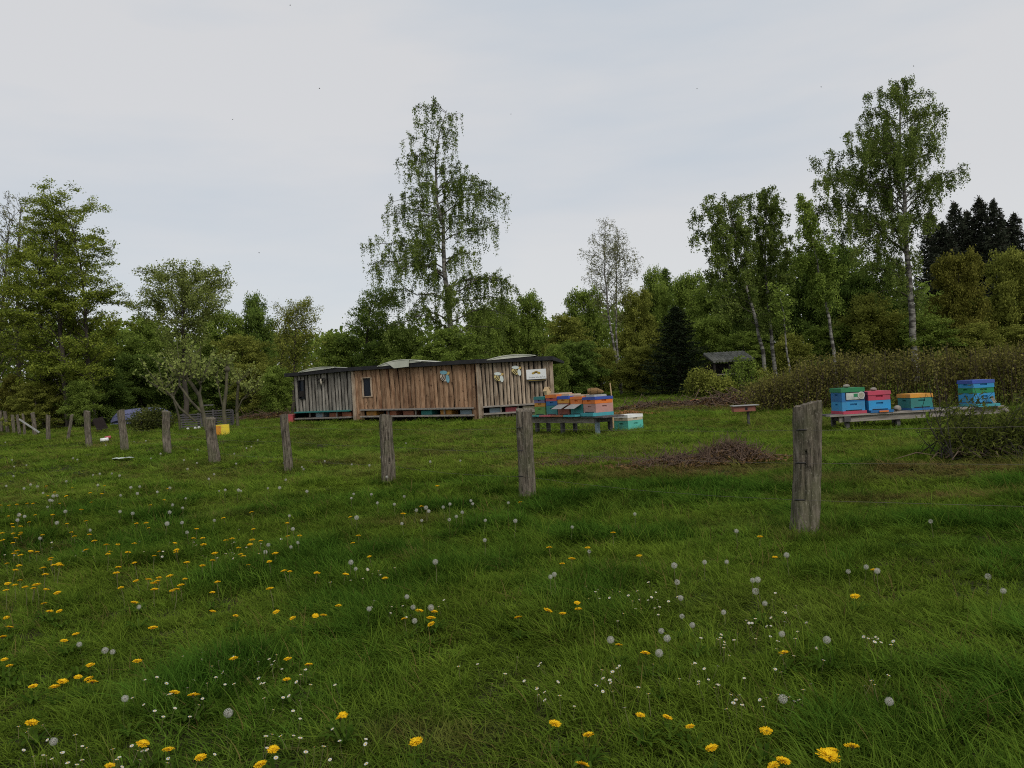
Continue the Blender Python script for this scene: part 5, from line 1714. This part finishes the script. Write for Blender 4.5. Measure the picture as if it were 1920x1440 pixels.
    o = MB().add(V, [(i * 3 + j, i * 3 + 3 + j, i * 3 + 4 + j, i * 3 + 1 + j) for i in range(6) for j in range(2)]).build('scrap_sheet', mat('scrap_plastic', (.5, .56, .5), rough=.5), None, g)
    md = o.modifiers.new('thickness', 'SOLIDIFY'); md.thickness = .006
    tag(o, 'crumpled pale plastic sheet on the grass below the leaning post', 'litter')
    # box feeder on a post
    g = ground(1404, 797)
    e = empty('post_nestbox', g, math.radians(-4), 'small brown box with flat roof on a single post in the grass', 'nest box')
    MB().tube([(0, 0, -.1), (0, 0, .32)], (.03, .028), 8).build('post', TABLEW, e)
    MB().box((-.1, .0, .38), (.48, .26, .125)).build('box', PT['brownred'], e)
    MB().box((-.075, -.0, .449), (.58, .36, .014)).build('roof', GREYSLAB, e)
    MB().box((-.06, -.132, .375), (.05, .006, .06)).build('entrance', BLACK, e)
    # tree stump cut fresh, plank, chips
    g = ground(1301, 763)
    e = empty('tree_stump', g, 0, 'freshly cut orange tree stump on the bank behind the hives', 'stump')
    MB().tube([(0, 0, -.05), (.02, 0, .12), (.03, 0, .2)], (.24, .2, .19), 12, cap=False).build('trunk', BARK, e, smooth=True)
    MB().prism([(.03 + .2 * math.cos(t), .2 * math.sin(t)) for t in np.linspace(0, 6.28, 13)[:-1]], -.005, .01).build('cut_face', mat('fresh_cut', (.5, .19, .08), (.38, .13, .05), rough=.8, scale=20), e, (0, 0, .205), (math.radians(68), 0, 0))
    g = ground(1402, 744)
    o = MB().tube([(-.3, 0, .05), (-.05, .02, .22), (.15, 0, .34), (.22, 0, .36)], (.05, .13, .11, .04), 8).build('split_log', mat('fresh_split', (.3, .22, .11), (.16, .11, .06), rough=.85, scale=9), None, g, smooth=True)
    tag(o, 'pale split log on the brush bank behind the nest box', 'log')
    g = ground(1410, 733)
    o = MB().box((0, 0, .05), (1.3, .35, .06), rot=Matrix.Rotation(.05, 3, 'Y')).build('old_plank', mat('old_board', (.24, .2, .11), rough=.9, scale=8), None, g)
    tag(o, 'wide old plank lying on the bank left of the hedge', 'plank')
    # little tiled lean-to in the wood edge
    d = 41.0
    a, b = at(1338, 678, d), at(1412, 672, d)
    e = empty('lean_to', ((a[0] + b[0]) / 2, d, float(T(a[0], d))), math.radians(3), 'small dark lean-to with grey tiled roof under the trees', 'shed')
    w = b[0] - a[0]
    zr = a[2] - float(T(a[0], d))
    for x in (-.48, -.1, .3, .5):
        MB().box((x * w, .1, zr / 2 - .1), (.1, .1, zr + .1)).build('post', DARKW, e)
    MB().box((0, 1.6, zr / 2 - .1), (w, .06, zr)).build('rear_wall', DARKW, e)
    MB().box((0, .12, zr * .62), (w, .05, .06)).build('rail', GREYPLANK, e)
    rf = MB().box((0, 0, -.03), (w * 1.1, 1.7, .04)).build('roof', DARKW, e, (0, .75, zr + .22), (math.radians(15), 0, 0))
    tm = MB().tube([(0, -.22, 0), (0, .2, .01)], (.085, .085), 6).mesh('tile', mat('mossy_roof_tile', (.17, .17, .155), (.09, .095, .07), rough=.9, scale=3, rnd=.2))
    n = int(w * 1.1 / .17)
    for r in range(4):
        for k in range(n):
            o = link(bpy.data.objects.new('tile', tm), rf)
            o.location = ((k - n / 2 + .5) * .17, -.66 + .42 * r, .0 + .012 * r)
            o.rotation_euler = (-.04, 0, 0)
    # white blur of a sheet far behind
    q = at(1190, 718, 58)
    o = MB().box((0, 0, .3), (.8, .3, .3)).build('white_crate', PT['white'], None, (q[0], 58, q[2] - .3))
    tag(o, 'white crate glimpsed under the trees right of the twin birch', 'crate')
    q = at(1403, 708, 45)
    o = MB().box((0, 0, .2), (.35, .3, .4), taper=.9).build('pale_bucket', PT['cream'], None, (q[0], 45, float(T(q[0], 45))))
    tag(o, 'pale bucket in front of the lean-to', 'bucket')
build_odds()
def build_brush():
    STK = mat('dead_sticks', (.14, .092, .062), (.06, .04, .028), rough=.9, scale=12, rnd=.1)
    LFD = leafmat('dead_leaves', (.07, .042, .02), (.2, .125, .055), trans=.15)
    def pile(px, py, rx, ry, H, n, label, seed, sl_=(.25, .8), rad=.007, leaves=700, ls=.05, name='brush_pile', cat='brush pile'):
        rng = np.random.default_rng(seed)
        g = ground(px, py)
        tb = []
        for i in range(n):
            x, y = rng.normal(0, .42) * rx, rng.normal(0, .42) * ry
            q = max(0, 1 - (x / rx) ** 2 - (y / ry) ** 2)
            z = H * q * rng.random() ** .6
            a = rng.uniform(0, 6.283)
            ln = rng.uniform(*sl_)
            tl = rng.normal(.1, .3) if name != 'stalk_mound' else rng.normal(.55, .45)
            dv = np.array((math.cos(a) * math.cos(tl), math.sin(a) * math.cos(tl), math.sin(tl))) * ln / 2
            c = np.array((x, y, z + .03))
            m = c + rng.normal(0, .03, 3)
            P = np.array((c - dv, m, c + dv))
            P[:, 2] = np.maximum(P[:, 2], .01 + .05 * rng.random())
            r = rad * rng.uniform(.5, 1.5)
            tb.append((P, np.array((r, r * .85, r * .4)), 4))
        e = empty(name, g, 0, label, cat)
        o = link(bpy.data.objects.new('sticks', wood_mesh('sticks', tb, STK)), e); o['kind'] = 'stuff'
        C = rng.normal(size=(leaves, 3)) * (rx * .55, ry * .5, 0)
        C[:, 2] = np.maximum(.02, H * (1 - (C[:, 0] / rx) ** 2 - (C[:, 1] / ry) ** 2) * rng.random(leaves)) + .02
        V, F = leaves_arrays(C, ls * rng.uniform(.5, 1.3, leaves), rng, .5)
        o = link(bpy.data.objects.new('dead_leaves', quads_mesh('dead_leaves', V, F, LFD, ('tint', np.repeat(rng.random(leaves), 4)))), e); o['kind'] = 'stuff'
    pile(1370, 866, .55, .42, .21, 620, 'mound of dead brown stalks in the grass behind the fence', 1, (.12, .42), .0045, 1700, .055, 'stalk_mound', 'stalk heap')
    pile(1272, 874, .7, .34, .1, 330, 'flat spread of dead stalks left of the stalk mound', 2, (.12, .5), .0045, 1200, .055, 'stalk_mound', 'stalk heap')
    pile(1100, 872, .9, .3, .03, 160, 'thin litter of dead stalks right of the gnarled fence post', 12, (.1, .4), .003, 260, .045, 'stalk_mound', 'stalk heap')
    pile(1400, 760, 2.4, 1.2, .42, 330, 'bank of brown cut branches left of the hedge', 3, (.5, 1.6), .016, 2500, .12)
    pile(1250, 765, 2.6, 1.2, .2, 200, 'low bank of brown cut branches behind the mint hive', 4, (.5, 1.5), .014, 1800, .12)
    pile(505, 785, 2.3, 1.0, .3, 200, 'brown branch heap left of the shed', 5, (.5, 1.5), .014, 2200, .12)
    pile(140, 797, 1.5, .7, .2, 90, 'small heap of branches behind the tilted fence post', 6, (.5, 1.3), .014, 600, .1)
    # orange wood chips
    rng = np.random.default_rng(9)
    g = ground(1180, 778)
    n = 900
    C = rng.normal(size=(n, 3)) * (.36, .3, 0)
    C[:, 2] = .02 + .12 * np.exp(-(C[:, 0] / .5) ** 2) * rng.random(n)
    V, F = leaves_arrays(C, rng.uniform(.03, .09, n), rng, .5, 0, .3)
    o = link(bpy.data.objects.new('wood_chips', quads_mesh('wood_chips', V, F, leafmat('orange_wood_chips', (.17, .085, .035), (.38, .19, .085), trans=0.05), ('tint', np.repeat(rng.random(n), 4)))))
    o.location = g
    tag(o, 'orange wood chips heaped behind the mint hive', 'wood chips', kind='stuff')
    # willow bush pulled over at the right, with pale roots
    rng = np.random.default_rng(14)
    g = ground(1775, 862)
    d = g[1]
    e = empty('willow_bush', g, 0, 'dark stemmed willow bush with narrow leaves and pale bare roots at the right', 'bush')
    tb, C, TI = [], [], []
    org = np.array((0, 0, .03))
    tips = [((1742, 716), .4), ((1760, 724), .5), ((1716, 806), .1), ((1738, 790), .15), ((1728, 760), .3), ((1775, 735), .6), ((1800, 752), .6), ((1838, 742), .3), ((1862, 735), .4), ((1850, 760), .4)]
    for k in range(90):
        qx = rng.uniform(1790, 1990)
        tips.append(((qx, rng.uniform(784 if qx < 1890 else 740, 850)), 1.0))
    for (px, py), lv in tips:
        t = at(px, py, d + rng.normal(0.2, .4)) - g
        o0 = org + np.array((rng.uniform(-.1, 1.0) if lv == 1.0 else rng.normal(0, .08), rng.normal(0, .2), 0))
        m = (o0 + t) / 2 + np.array((rng.normal(0, .05) + .06 * (t[0] - o0[0]), rng.normal(0, .06), -.1 * abs(t[0] - o0[0])))
        u = np.linspace(0, 1, 5)[:, None]
        B = (1 - u) ** 2 * o0 + 2 * u * (1 - u) * m + u ** 2 * t
        tb.append((B, .0085 * (1 - .8 * u[:, 0]), 5))
        for s in range(5):
            uu = rng.uniform(.35, 1)
            pb = (1 - uu) ** 2 * o0 + 2 * uu * (1 - uu) * m + uu ** 2 * t
            ee = pb + rng.normal(0, .13, 3) + (0, 0, .05)
            tb.append((np.array((pb, ee)), np.array((.004, .002)), 3))
            k = int(16 * lv) + 3
            C.append(pb + (ee - pb) * rng.random((k, 1)) * 1.1 + rng.normal(size=(k, 3)) * .05)
            TI.append(np.clip(rng.normal(.45, .2) + rng.normal(0, .2, k), 0, 1))
    C, TI = np.concatenate(C), np.concatenate(TI)
    V, F = leaves_arrays(C, rng.uniform(.05, .1, len(C)), rng, .22, .3)
    link(bpy.data.objects.new('stems', wood_mesh('stems', tb, mat('dark_stems', (.03, .025, .02), rough=.8))), e)
    link(bpy.data.objects.new('foliage', quads_mesh('foliage', V, F, leafmat('willow_leaves', (.04, .055, .01), (.16, .18, .04)), ('tint', np.repeat(TI, 4)))), e)
    tb = []
    for k in range(26):
        o0 = org + np.array((rng.uniform(-.05, .5), rng.uniform(-.15, .1), .0))
        a = rng.uniform(math.pi * .95, math.pi * 2.1)
        ln = rng.uniform(.2, .7)
        t = o0 + np.array((math.cos(a) * ln, math.sin(a) * ln * .8 - .1, -.0 + rng.uniform(0, .06)))
        m = (o0 + t) / 2 + (rng.normal(0, .05), rng.normal(0, .05), rng.uniform(.02, .12))
        tb.append((np.array((o0, m, t)), np.array((.011, .008, .003)), 4))
    link(bpy.data.objects.new('roots', wood_mesh('roots', tb, mat('pale_roots', (.13, .095, .06), rough=.9))), e)
build_brush()

# ------------------------------------------------------------------ flowers
YEL = [(0, 900, [(215,618),(250,660),(302,655),(30,690),(45,740),(10,785),(380,772),(322,805),(10,908),(50,933),(685,903),(455,928),(330,1008),(400,985),(440,998),(475,1012),(268,1040),(163,1033),(175,1213),(727,1333),(852,1347),(1028,1392),(873,1073),(958,1083),(553,1423),(1307,1412),(1368,1352),(1170,897),(1433,900),(1535,925),(1438,997),(1175,683),(1385,660),(1460,692),(1567,684),(1618,680),(1055,662),(1062,562),(925,498),(903,526),(860,558),(745,498),(795,490),(772,517),(772,550),(768,735),(680,505),(582,466),(290,563),(100,502),(38,520),(95,430),(215,440),(250,402),(293,420),(640,362),(550,360),(795,360),(880,362),(672,318),(590,325),(875,315),(967,293),(1018,323),(1130,304),(1075,366),(1193,340),(1250,325),(1262,300),(1205,373),(1215,384),(1240,428),(1440,282),(1117,190),(1267,246),(743,240),(472,305),(448,273),(372,284),(212,277),(100,275),(65,268),(12,268),(12,302),(103,233),(60,220),(145,212),(42,182),(70,370),(430,350),(457,113),(508,70),(838,45),(135,118),(165,118),(85,122),(45,128),(238,80),(360,40),(680,612),(1690,630),(1695,1185)]),
       (640, 900, [(140,387),(22,475),(220,493),(392,658),(330,700),(448,690),(450,722),(470,658),(888,692),(1035,655),(1118,672),(1193,618),(1192,650),(1040,339),(1232,339),(1105,420),(1153,393),(1490,382),(1358,265),(1382,828),(1520,874),(1505,1188),(1650,1200),(1065,1228),(1228,1278),(380,1328),(1195,1434),(5,1185),(310,170),(480,30),(895,112),(400,132)]),
       (1280, 900, [(388,286),(462,387),(866,580),(510,862),(37,1242),(140,1340),(720,1375),(765,1366),(850,1340),(465,1428),(400,1268),(955,450),(500,1410)])]
CLK = [(0, 900, [(1122,1173),(630,1103),(528,860),(580,860),(385,832),(688,640),(1327,362),(1447,180),(1465,246),(1490,313),(1455,336),(1342,326),(1072,202),(910,213),(450,253),(200,292),(935,262),(913,140),(928,92),(1205,55),(1095,55),(215,65),(265,1310),(785,62),(1340,42)]),
       (640, 900, [(1350,805),(1585,887),(1600,765),(1622,785),(1690,685),(150,643),(320,587),(360,635),(450,640),(375,706),(1065,475),(1045,488),(1240,360),(1155,237),(717,302),(72,445),(48,413),(470,412),(1468,172),(1665,430),(1680,517),(575,185),(605,163),(543,122),(510,137),(437,157),(375,152),(402,203),(303,220),(265,122),(540,200),(648,105),(657,120),(835,115),(720,205),(870,205),(180,115),(50,92),(62,70),(150,72),(315,82)]),
       (1280, 900, [(268,255),(520,378),(110,415),(220,412),(350,505),(375,500),(365,557),(395,618),(212,670),(62,724),(12,596),(508,772),(720,806),(828,458),(918,438),(973,458),(1240,207),(1603,557),(1527,483),(505,1108),(1017,1110)])]
def build_flowers():
    rng = np.random.default_rng(88)
    PETAL = leafmat('dandelion_petals', (.66, .38, .008), (.88, .6, .025), trans=.25)
    STEM = mat('flower_stem', (.1, .13, .04), (.13, .1, .05), rough=.7)
    def head_mesh(seed):
        r = np.random.default_rng(seed)
        V, F, A = [], [], []
        for ring, (n, r0, r1, z0, z1, w) in enumerate(((24, .004, .021, -.001, .0005, .0042), (18, .003, .017, .0005, .003, .004), (13, .002, .012, .0015, .005, .0036), (8, .0, .007, .0025, .006, .003))):
            for k in range(n):
                a = 6.283 * k / n + r.normal(0, .08)
                ro = r1 * r.uniform(.85, 1.08)
                c, s = math.cos(a), math.sin(a)
                b = len(V)
                V += [(r0 * c + s * w * .3, r0 * s - c * w * .3, z0), (ro * c + s * w * .5, ro * s - c * w * .5, z1 + r.normal(0, .0012)), (ro * c - s * w * .5, ro * s + c * w * .5, z1 + r.normal(0, .0012)), (r0 * c - s * w * .3, r0 * s + c * w * .3, z0)]
                F.append((b, b + 1, b + 2, b + 3))
                A += [float(np.clip(.25 + .22 * ring + r.normal(0, .12), 0, 1))] * 4
        return quads_mesh('flower_head', np.array(V), np.array(F), PETAL, ('tint', np.array(A)))
    heads = [head_mesh(s) for s in range(3)]
    def joined(nm, parts):
        """several small meshes of one small flower joined, keeping materials"""
        me = bpy.data.meshes.new(nm)
        V, F, M, A, mats, k = [], [], [], [], [], 0
        for m_, off in parts:
            for v in m_.vertices: V.append(tuple(v.co + Vector(off)))
            for p in m_.polygons:
                F.append(tuple(i + k for i in p.vertices)); M.append(len(mats))
            at_ = m_.attributes.get('tint')
            A += [q.value for q in at_.data] if at_ else [0.5] * len(m_.vertices)
            k += len(m_.vertices); mats.append(m_.materials[0])
        me.from_pydata(V, [], F)
        for q in mats: me.materials.append(q)
        me.polygons.foreach_set('material_index', M)
        a = me.attributes.new('tint', 'FLOAT', 'POINT'); a.data.foreach_set('value', A)
        return me
    stem_me = MB().tube([(0, 0, -1), (.06, .02, -.5), (0, 0, 0)], (.0026, .0022, .0018), 5).mesh('stem', STEM)   # unit length, scaled
    cup = MB().tube([(0, 0, -.009), (0, 0, 0)], (.003, .007), 7).mesh('cup', STEM)
    SEED = leafmat('seed_fluff', (.5, .49, .43), (.7, .68, .62), trans=.45)
    CORE = mat('seed_core', (.11, .085, .05), rough=.9)
    def clock_mesh(seed, bald=0.0):
        r = np.random.default_rng(seed)
        V, F = [], []
        n = 84
        R = .021
        for k in range(n):
            z = 1 - 2 * (k + .5) / n
            a = k * 2.39996
            dv = np.array((math.cos(a) * math.sqrt(1 - z * z), math.sin(a) * math.sqrt(1 - z * z), z))
            if dv[0] * .7 + dv[2] * .3 > 1 - bald: continue
            p = dv * R * r.uniform(.9, 1.05)
            t1 = np.cross(dv, (.3, .5, .8)); t1 /= np.linalg.norm(t1); t2 = np.cross(dv, t1)
            b = len(V)
            V += [dv * .005 - t1 * .0003, dv * .005 + t1 * .0003, p * .85 + t1 * .0003, p * .85 - t1 * .0003]
            F.append((b, b + 1, b + 2, b + 3))
            for q in range(3):
                an = q * math.pi / 3 + r.random()
                e = (t1 * math.cos(an) + t2 * math.sin(an))
                w = np.cross(dv, e)
                b = len(V)
                V += [p - e * .0062, p - w * .0007 - dv * .0018, p + e * .0062, p + w * .0007 - dv * .0018]
                F.append((b, b + 1, b + 2, b + 3))
        V = np.array(V)
        return quads_mesh('seed_head', V, np.array(F), SEED, ('tint', np.repeat(r.random(len(F)), 4)))
    core = MB().ball((0, 0, 0), (.005, .005, .004), 7, 5).mesh('core', CORE)
    clocks = [clock_mesh(1), clock_mesh(2), clock_mesh(3, .55)]
    RL = leafmat('dandelion_leaves', (.02, .05, .006), (.085, .14, .018), trans=.3)
    def rosette(seed):
        r = np.random.default_rng(seed)
        V, F, A = [], [], []
        for k in range(9):
            a = 6.283 * k / 9 + r.normal(0, .2)
            ln, w = r.uniform(.07, .13), r.uniform(.011, .017)
            c, sn = math.cos(a), math.sin(a)
            tn = r.random()
            n0 = len(V)
            for j in range(8):
                u = j / 7
                hw = w * (.25 + .75 * u ** .7) * (1 - u ** 5) * (.55 if j % 2 else 1.15)
                z = .012 + .055 * math.sin(u * 2.2) * r.uniform(.8, 1.1)
                V += [(c * ln * u - sn * hw, sn * ln * u + c * hw, z + .004), (c * ln * u + sn * hw, sn * ln * u - c * hw, z + .004)]
                A += [tn * .7 + .3 * u] * 2
            F += [(n0 + 2 * j, n0 + 2 * j + 1, n0 + 2 * j + 3, n0 + 2 * j + 2) for j in range(7)]
        return quads_mesh('leaf_rosette', np.array(V), np.array(F), RL, ('tint', np.array(A)))
    ros = [rosette(s) for s in (1, 2, 3)]
    def spread(lists):
        return [(ox + x / 2.667, oy + y / 2.667) for ox, oy, L_ in lists for x, y in L_]
    def put(kind, i, px, py, scale, hh, label, group, near):
        g = ground(px, py, hh)
        me = (heads if kind == 'dandelion' else clocks)[int(rng.integers(0, 3))]
        e = empty(kind, g, rng.uniform(0, 6.28), label, 'flower' if kind == 'dandelion' else 'seed head', group)
        lean = rng.normal(0, .06, 2)
        if near:
            h = link(bpy.data.objects.new('flower_head' if kind == 'dandelion' else 'seed_head', me), e)
            s = link(bpy.data.objects.new('stem', stem_me), e)
            c = link(bpy.data.objects.new('cup' if kind == 'dandelion' else 'core', cup if kind == 'dandelion' else core), e)
            for o in (h, c):
                o.location = (lean[0] * hh, lean[1] * hh, hh)
                o.rotation_euler = (rng.normal(0, .2), rng.normal(0, .2), 0)
                o.scale = (scale,) * 3
            s.scale = (hh * 1.2, hh, hh)
            s.location = h.location
            if kind == 'dandelion' or rng.random() < .5:
                q = link(bpy.data.objects.new('leaf_rosette', ros[int(rng.integers(0, 3))]), e)
                q.rotation_euler = (0, 0, rng.uniform(0, 6.28)); q.scale = (rng.uniform(.5, .85),) * 3
            return e
    # far or small ones: one mesh each, no parts needed
    small = {'dandelion': [joined('dandelion', [(h, (0, 0, 0)), (MB().tube([(0, 0, -.14), (.006, 0, -.07), (0, 0, 0)], (.0022, .002, .0018), 4).mesh('s', STEM), (0, 0, 0))]) for h in heads],
             'dandelion_clock': [joined('dandelion_clock', [(h, (0, 0, 0)), (core, (0, 0, 0)), (MB().tube([(0, 0, -.16), (.006, 0, -.08), (0, 0, 0)], (.0022, .002, .0018), 4).mesh('s', STEM), (0, 0, 0))]) for h in clocks]}
    def put_small(kind, px, py, scale, hh, label, group):
        g = ground(px, py, hh)
        o = bpy.data.objects.new(kind, small[kind][int(rng.integers(0, 3))])
        link(o)
        o.location = g + (0, 0, hh)
        o.rotation_euler = (rng.normal(0, .1), rng.normal(0, .1), rng.uniform(0, 6.28))
        o.scale = (scale,) * 3
        return tag(o, label, 'flower' if kind == 'dandelion' else 'seed head', group)
    GY, GC = 'dandelions in bloom', 'dandelion seed heads'
    ORD = ('leftmost', 'second from left', 'third from left', 'fourth from left', 'fifth from left', 'sixth from left', 'seventh from left', 'eighth from left', 'ninth from left', 'tenth from left', 'eleventh from left', 'twelfth from left', 'thirteenth from left')
    ROWS = ((1395, 'along the bottom edge'), (1340, 'just above the bottom edge'), (1290, 'in the third row up from the bottom edge'), (1240, 'in the fourth row up from the bottom edge'), (1195, 'in the fifth row up from the bottom edge'), (1165, 'in the sixth row up from the bottom edge'), (1150, 'in the seventh row up from the bottom edge'), (1110, 'in the eighth row up from the bottom edge'))
    for kind, lists, gy, lb in (('dandelion', YEL, GY, 'yellow dandelion bloom'), ('dandelion_clock', CLK, GC, 'white dandelion seed head')):
        pts = spread(lists)
        rows = {}
        for i, (px, py) in enumerate(pts):
            if py > 1110:
                rows.setdefault(next(k for k, (y, t) in enumerate(ROWS) if py > y), []).append((px, i))
        labels = {}
        for k, L_ in rows.items():
            for j, (px, i) in enumerate(sorted(L_)):
                labels[i] = lb + ' ' + ROWS[k][1] + ', ' + ORD[min(j, 12)]
        for i, (px, py) in enumerate(pts):
            sc = rng.uniform(.8, 1.15) * (.92 if kind == 'dandelion' else .64)
            hh = rng.uniform(.075, .115) if kind == 'dandelion' else rng.uniform(.11, .18)
            if i in labels:
                label = labels[i]
                if kind == 'dandelion' and abs(px - 1550) < 6 and py > 1400: label = 'large tilted yellow dandelion bloom at the bottom right'
                put(kind, i, px, py, 1.5 if label.startswith('large') else sc, hh, label, gy, True)
            else:
                put_small(kind, px, py, sc * 1.05, hh, lb + (' on a short stem' if kind == 'dandelion' else ' standing') + ' farther back in the grass', gy)
    # further ones scattered where the photograph crowds them: left side and the far left field
    k = 0
    while k < 70:
        px, py = rng.uniform(0, 700), rng.uniform(905, 1110)
        if rng.random() > math.exp(-px / 330): continue
        put_small('dandelion', px, py, rng.uniform(.8, 1.1), rng.uniform(.1, .14), 'yellow dandelion bloom on a short stem farther back in the grass', GY)
        k += 1
    k = 0
    while k < 75:
        px, py = rng.uniform(0, 900), rng.uniform(822, 985)
        if rng.random() > math.exp(-px / 420) * (1.0 if py < 915 else .45): continue
        put_small('dandelion_clock', px, py, rng.uniform(.75, 1.0), rng.uniform(.11, .16), 'white dandelion seed head standing farther back in the grass', GC)
        k += 1
    # daisies
    DP = leafmat('daisy_petals', (.55, .55, .52), (.75, .75, .72), trans=.25)
    V, F = [], []
    for q in range(12):
        a = 6.283 * q / 12
        c, s = math.cos(a), math.sin(a)
        b = len(V)
        V += [(.002 * c, .002 * s, 0), (.006 * c + s * .0022, .006 * s - c * .0022, .0012), (.0098 * c, .0098 * s, .0016), (.006 * c - s * .0022, .006 * s + c * .0022, .0012)]
        F.append((b, b + 1, b + 2, b + 3))
    dm = quads_mesh('daisy', np.array(V), np.array(F), DP, ('tint', np.full(len(V), .5)))
    dc = MB().ball((0, 0, .001), (.0036, .0036, .0022), 7, 4).mesh('c', mat('daisy_eye', (.62, .4, .03), rough=.8))
    dst = MB().tube([(0, 0, -.08), (0, 0, 0)], (.0012, .001), 3).mesh('s', STEM)
    daisy = joined('daisy', [(dm, (0, 0, 0)), (dc, (0, 0, 0)), (dst, (0, 0, 0))])
    cl = [(1110, 1110, 80, 30, 8), (1215, 1130, 60, 35, 18), (1450, 1170, 60, 40, 20), (1350, 1200, 60, 40, 12), (1640, 1200, 40, 14, 9), (1480, 1240, 80, 30, 10), (1330, 1270, 60, 40, 14), (1620, 1280, 40, 12, 5), (1430, 1315, 80, 25, 14),
          (1170, 1275, 60, 30, 9), (1060, 1300, 120, 40, 14), (950, 1260, 100, 40, 8), (750, 1150, 60, 25, 10), (690, 1075, 60, 14, 10), (440, 1260, 110, 50, 24), (330, 1300, 110, 50, 16), (560, 1290, 90, 50, 14), (80, 1400, 110, 60, 18), (250, 1420, 120, 40, 18), (600, 1400, 120, 50, 16),
          (400, 1030, 160, 25, 24), (130, 1035, 140, 16, 26), (560, 1010, 120, 30, 20), (690, 985, 90, 18, 22), (820, 1170, 110, 60, 8), (240, 1090, 60, 30, 10), (1860, 1330, 80, 70, 9), (1270, 1380, 120, 40, 10), (700, 1400, 80, 40, 8), (1000, 1180, 160, 60, 8), (900, 1420, 90, 40, 5), (1520, 1130, 160, 60, 8)]
    k = 0
    for cx, cy, sx, sy, n in cl:
        for j in range(n):
            px, py = cx + rng.normal(0, sx * .5), cy + rng.normal(0, sy * .5)
            if k >= 300 or not (955 < py < 1445): continue
            hh = rng.uniform(.06, .1)
            g = ground(px, py, hh)
            o = link(bpy.data.objects.new('daisy', daisy))
            o.location = g + (0, 0, hh)
            o.rotation_euler = (rng.normal(0, .3), rng.normal(0, .3), rng.uniform(0, 6))
            o.scale = (rng.uniform(.55, .85) * (1.3 if py < 1100 else 1.0),) * 3
            tag(o, 'tiny white daisy in the ' + ('nearest grass' if py > 1240 else 'middle grass' if py > 1090 else 'farther grass') + (' on the left' if px < 500 else ' left of centre' if px < 900 else ' right of centre' if px < 1350 else ' on the right'), 'flower', 'daisies in the grass')
            k += 1
    # a few insects in the air above the hives
    BB = mat('insect_body', (.02, .016, .01), rough=.6)
    WG = leafmat('insect_wing', (.3, .3, .3), (.4, .4, .4), trans=.6)
    body = MB().ball((0, 0, 0), (.011, .0055, .0055), 7, 5).mesh('bee', BB)
    wing = quads_mesh('wing', np.array([(0, 0, .004), (-.004, .013, .008), (-.012, .012, .008), (-.01, .002, .005), (0, 0, .004), (-.004, -.013, .008), (-.012, -.012, .008), (-.01, -.002, .005)]), np.array([(0, 1, 2, 3), (4, 7, 6, 5)]), WG, ('tint', np.full(8, .5)))
    for px, py, lab in ((544, 10, 'flying insect at the top edge of the sky'), (599, 166, 'flying insect in the sky left of the weeping birch'), (958, 214, 'flying insect in the sky right of the weeping birch top'), (436, 224, 'flying insect in the left half of the sky'),
                        (1307, 166, 'flying insect in the sky above the birch pair'), (1713, 124, 'flying insect just above the tall broad birch'), (486, 474, 'flying insect low over the half bare tree'), (1540, 163, 'flying insect left of the tall broad birch top')):
        e = empty('flying_insect', at(px, py, 7.5), rng.uniform(0, 6), lab, 'insect', 'insects in the air')
        link(bpy.data.objects.new('body', body), e)
        link(bpy.data.objects.new('wings', wing), e)
        e.scale = (.6, .6, .6)
build_flowers()
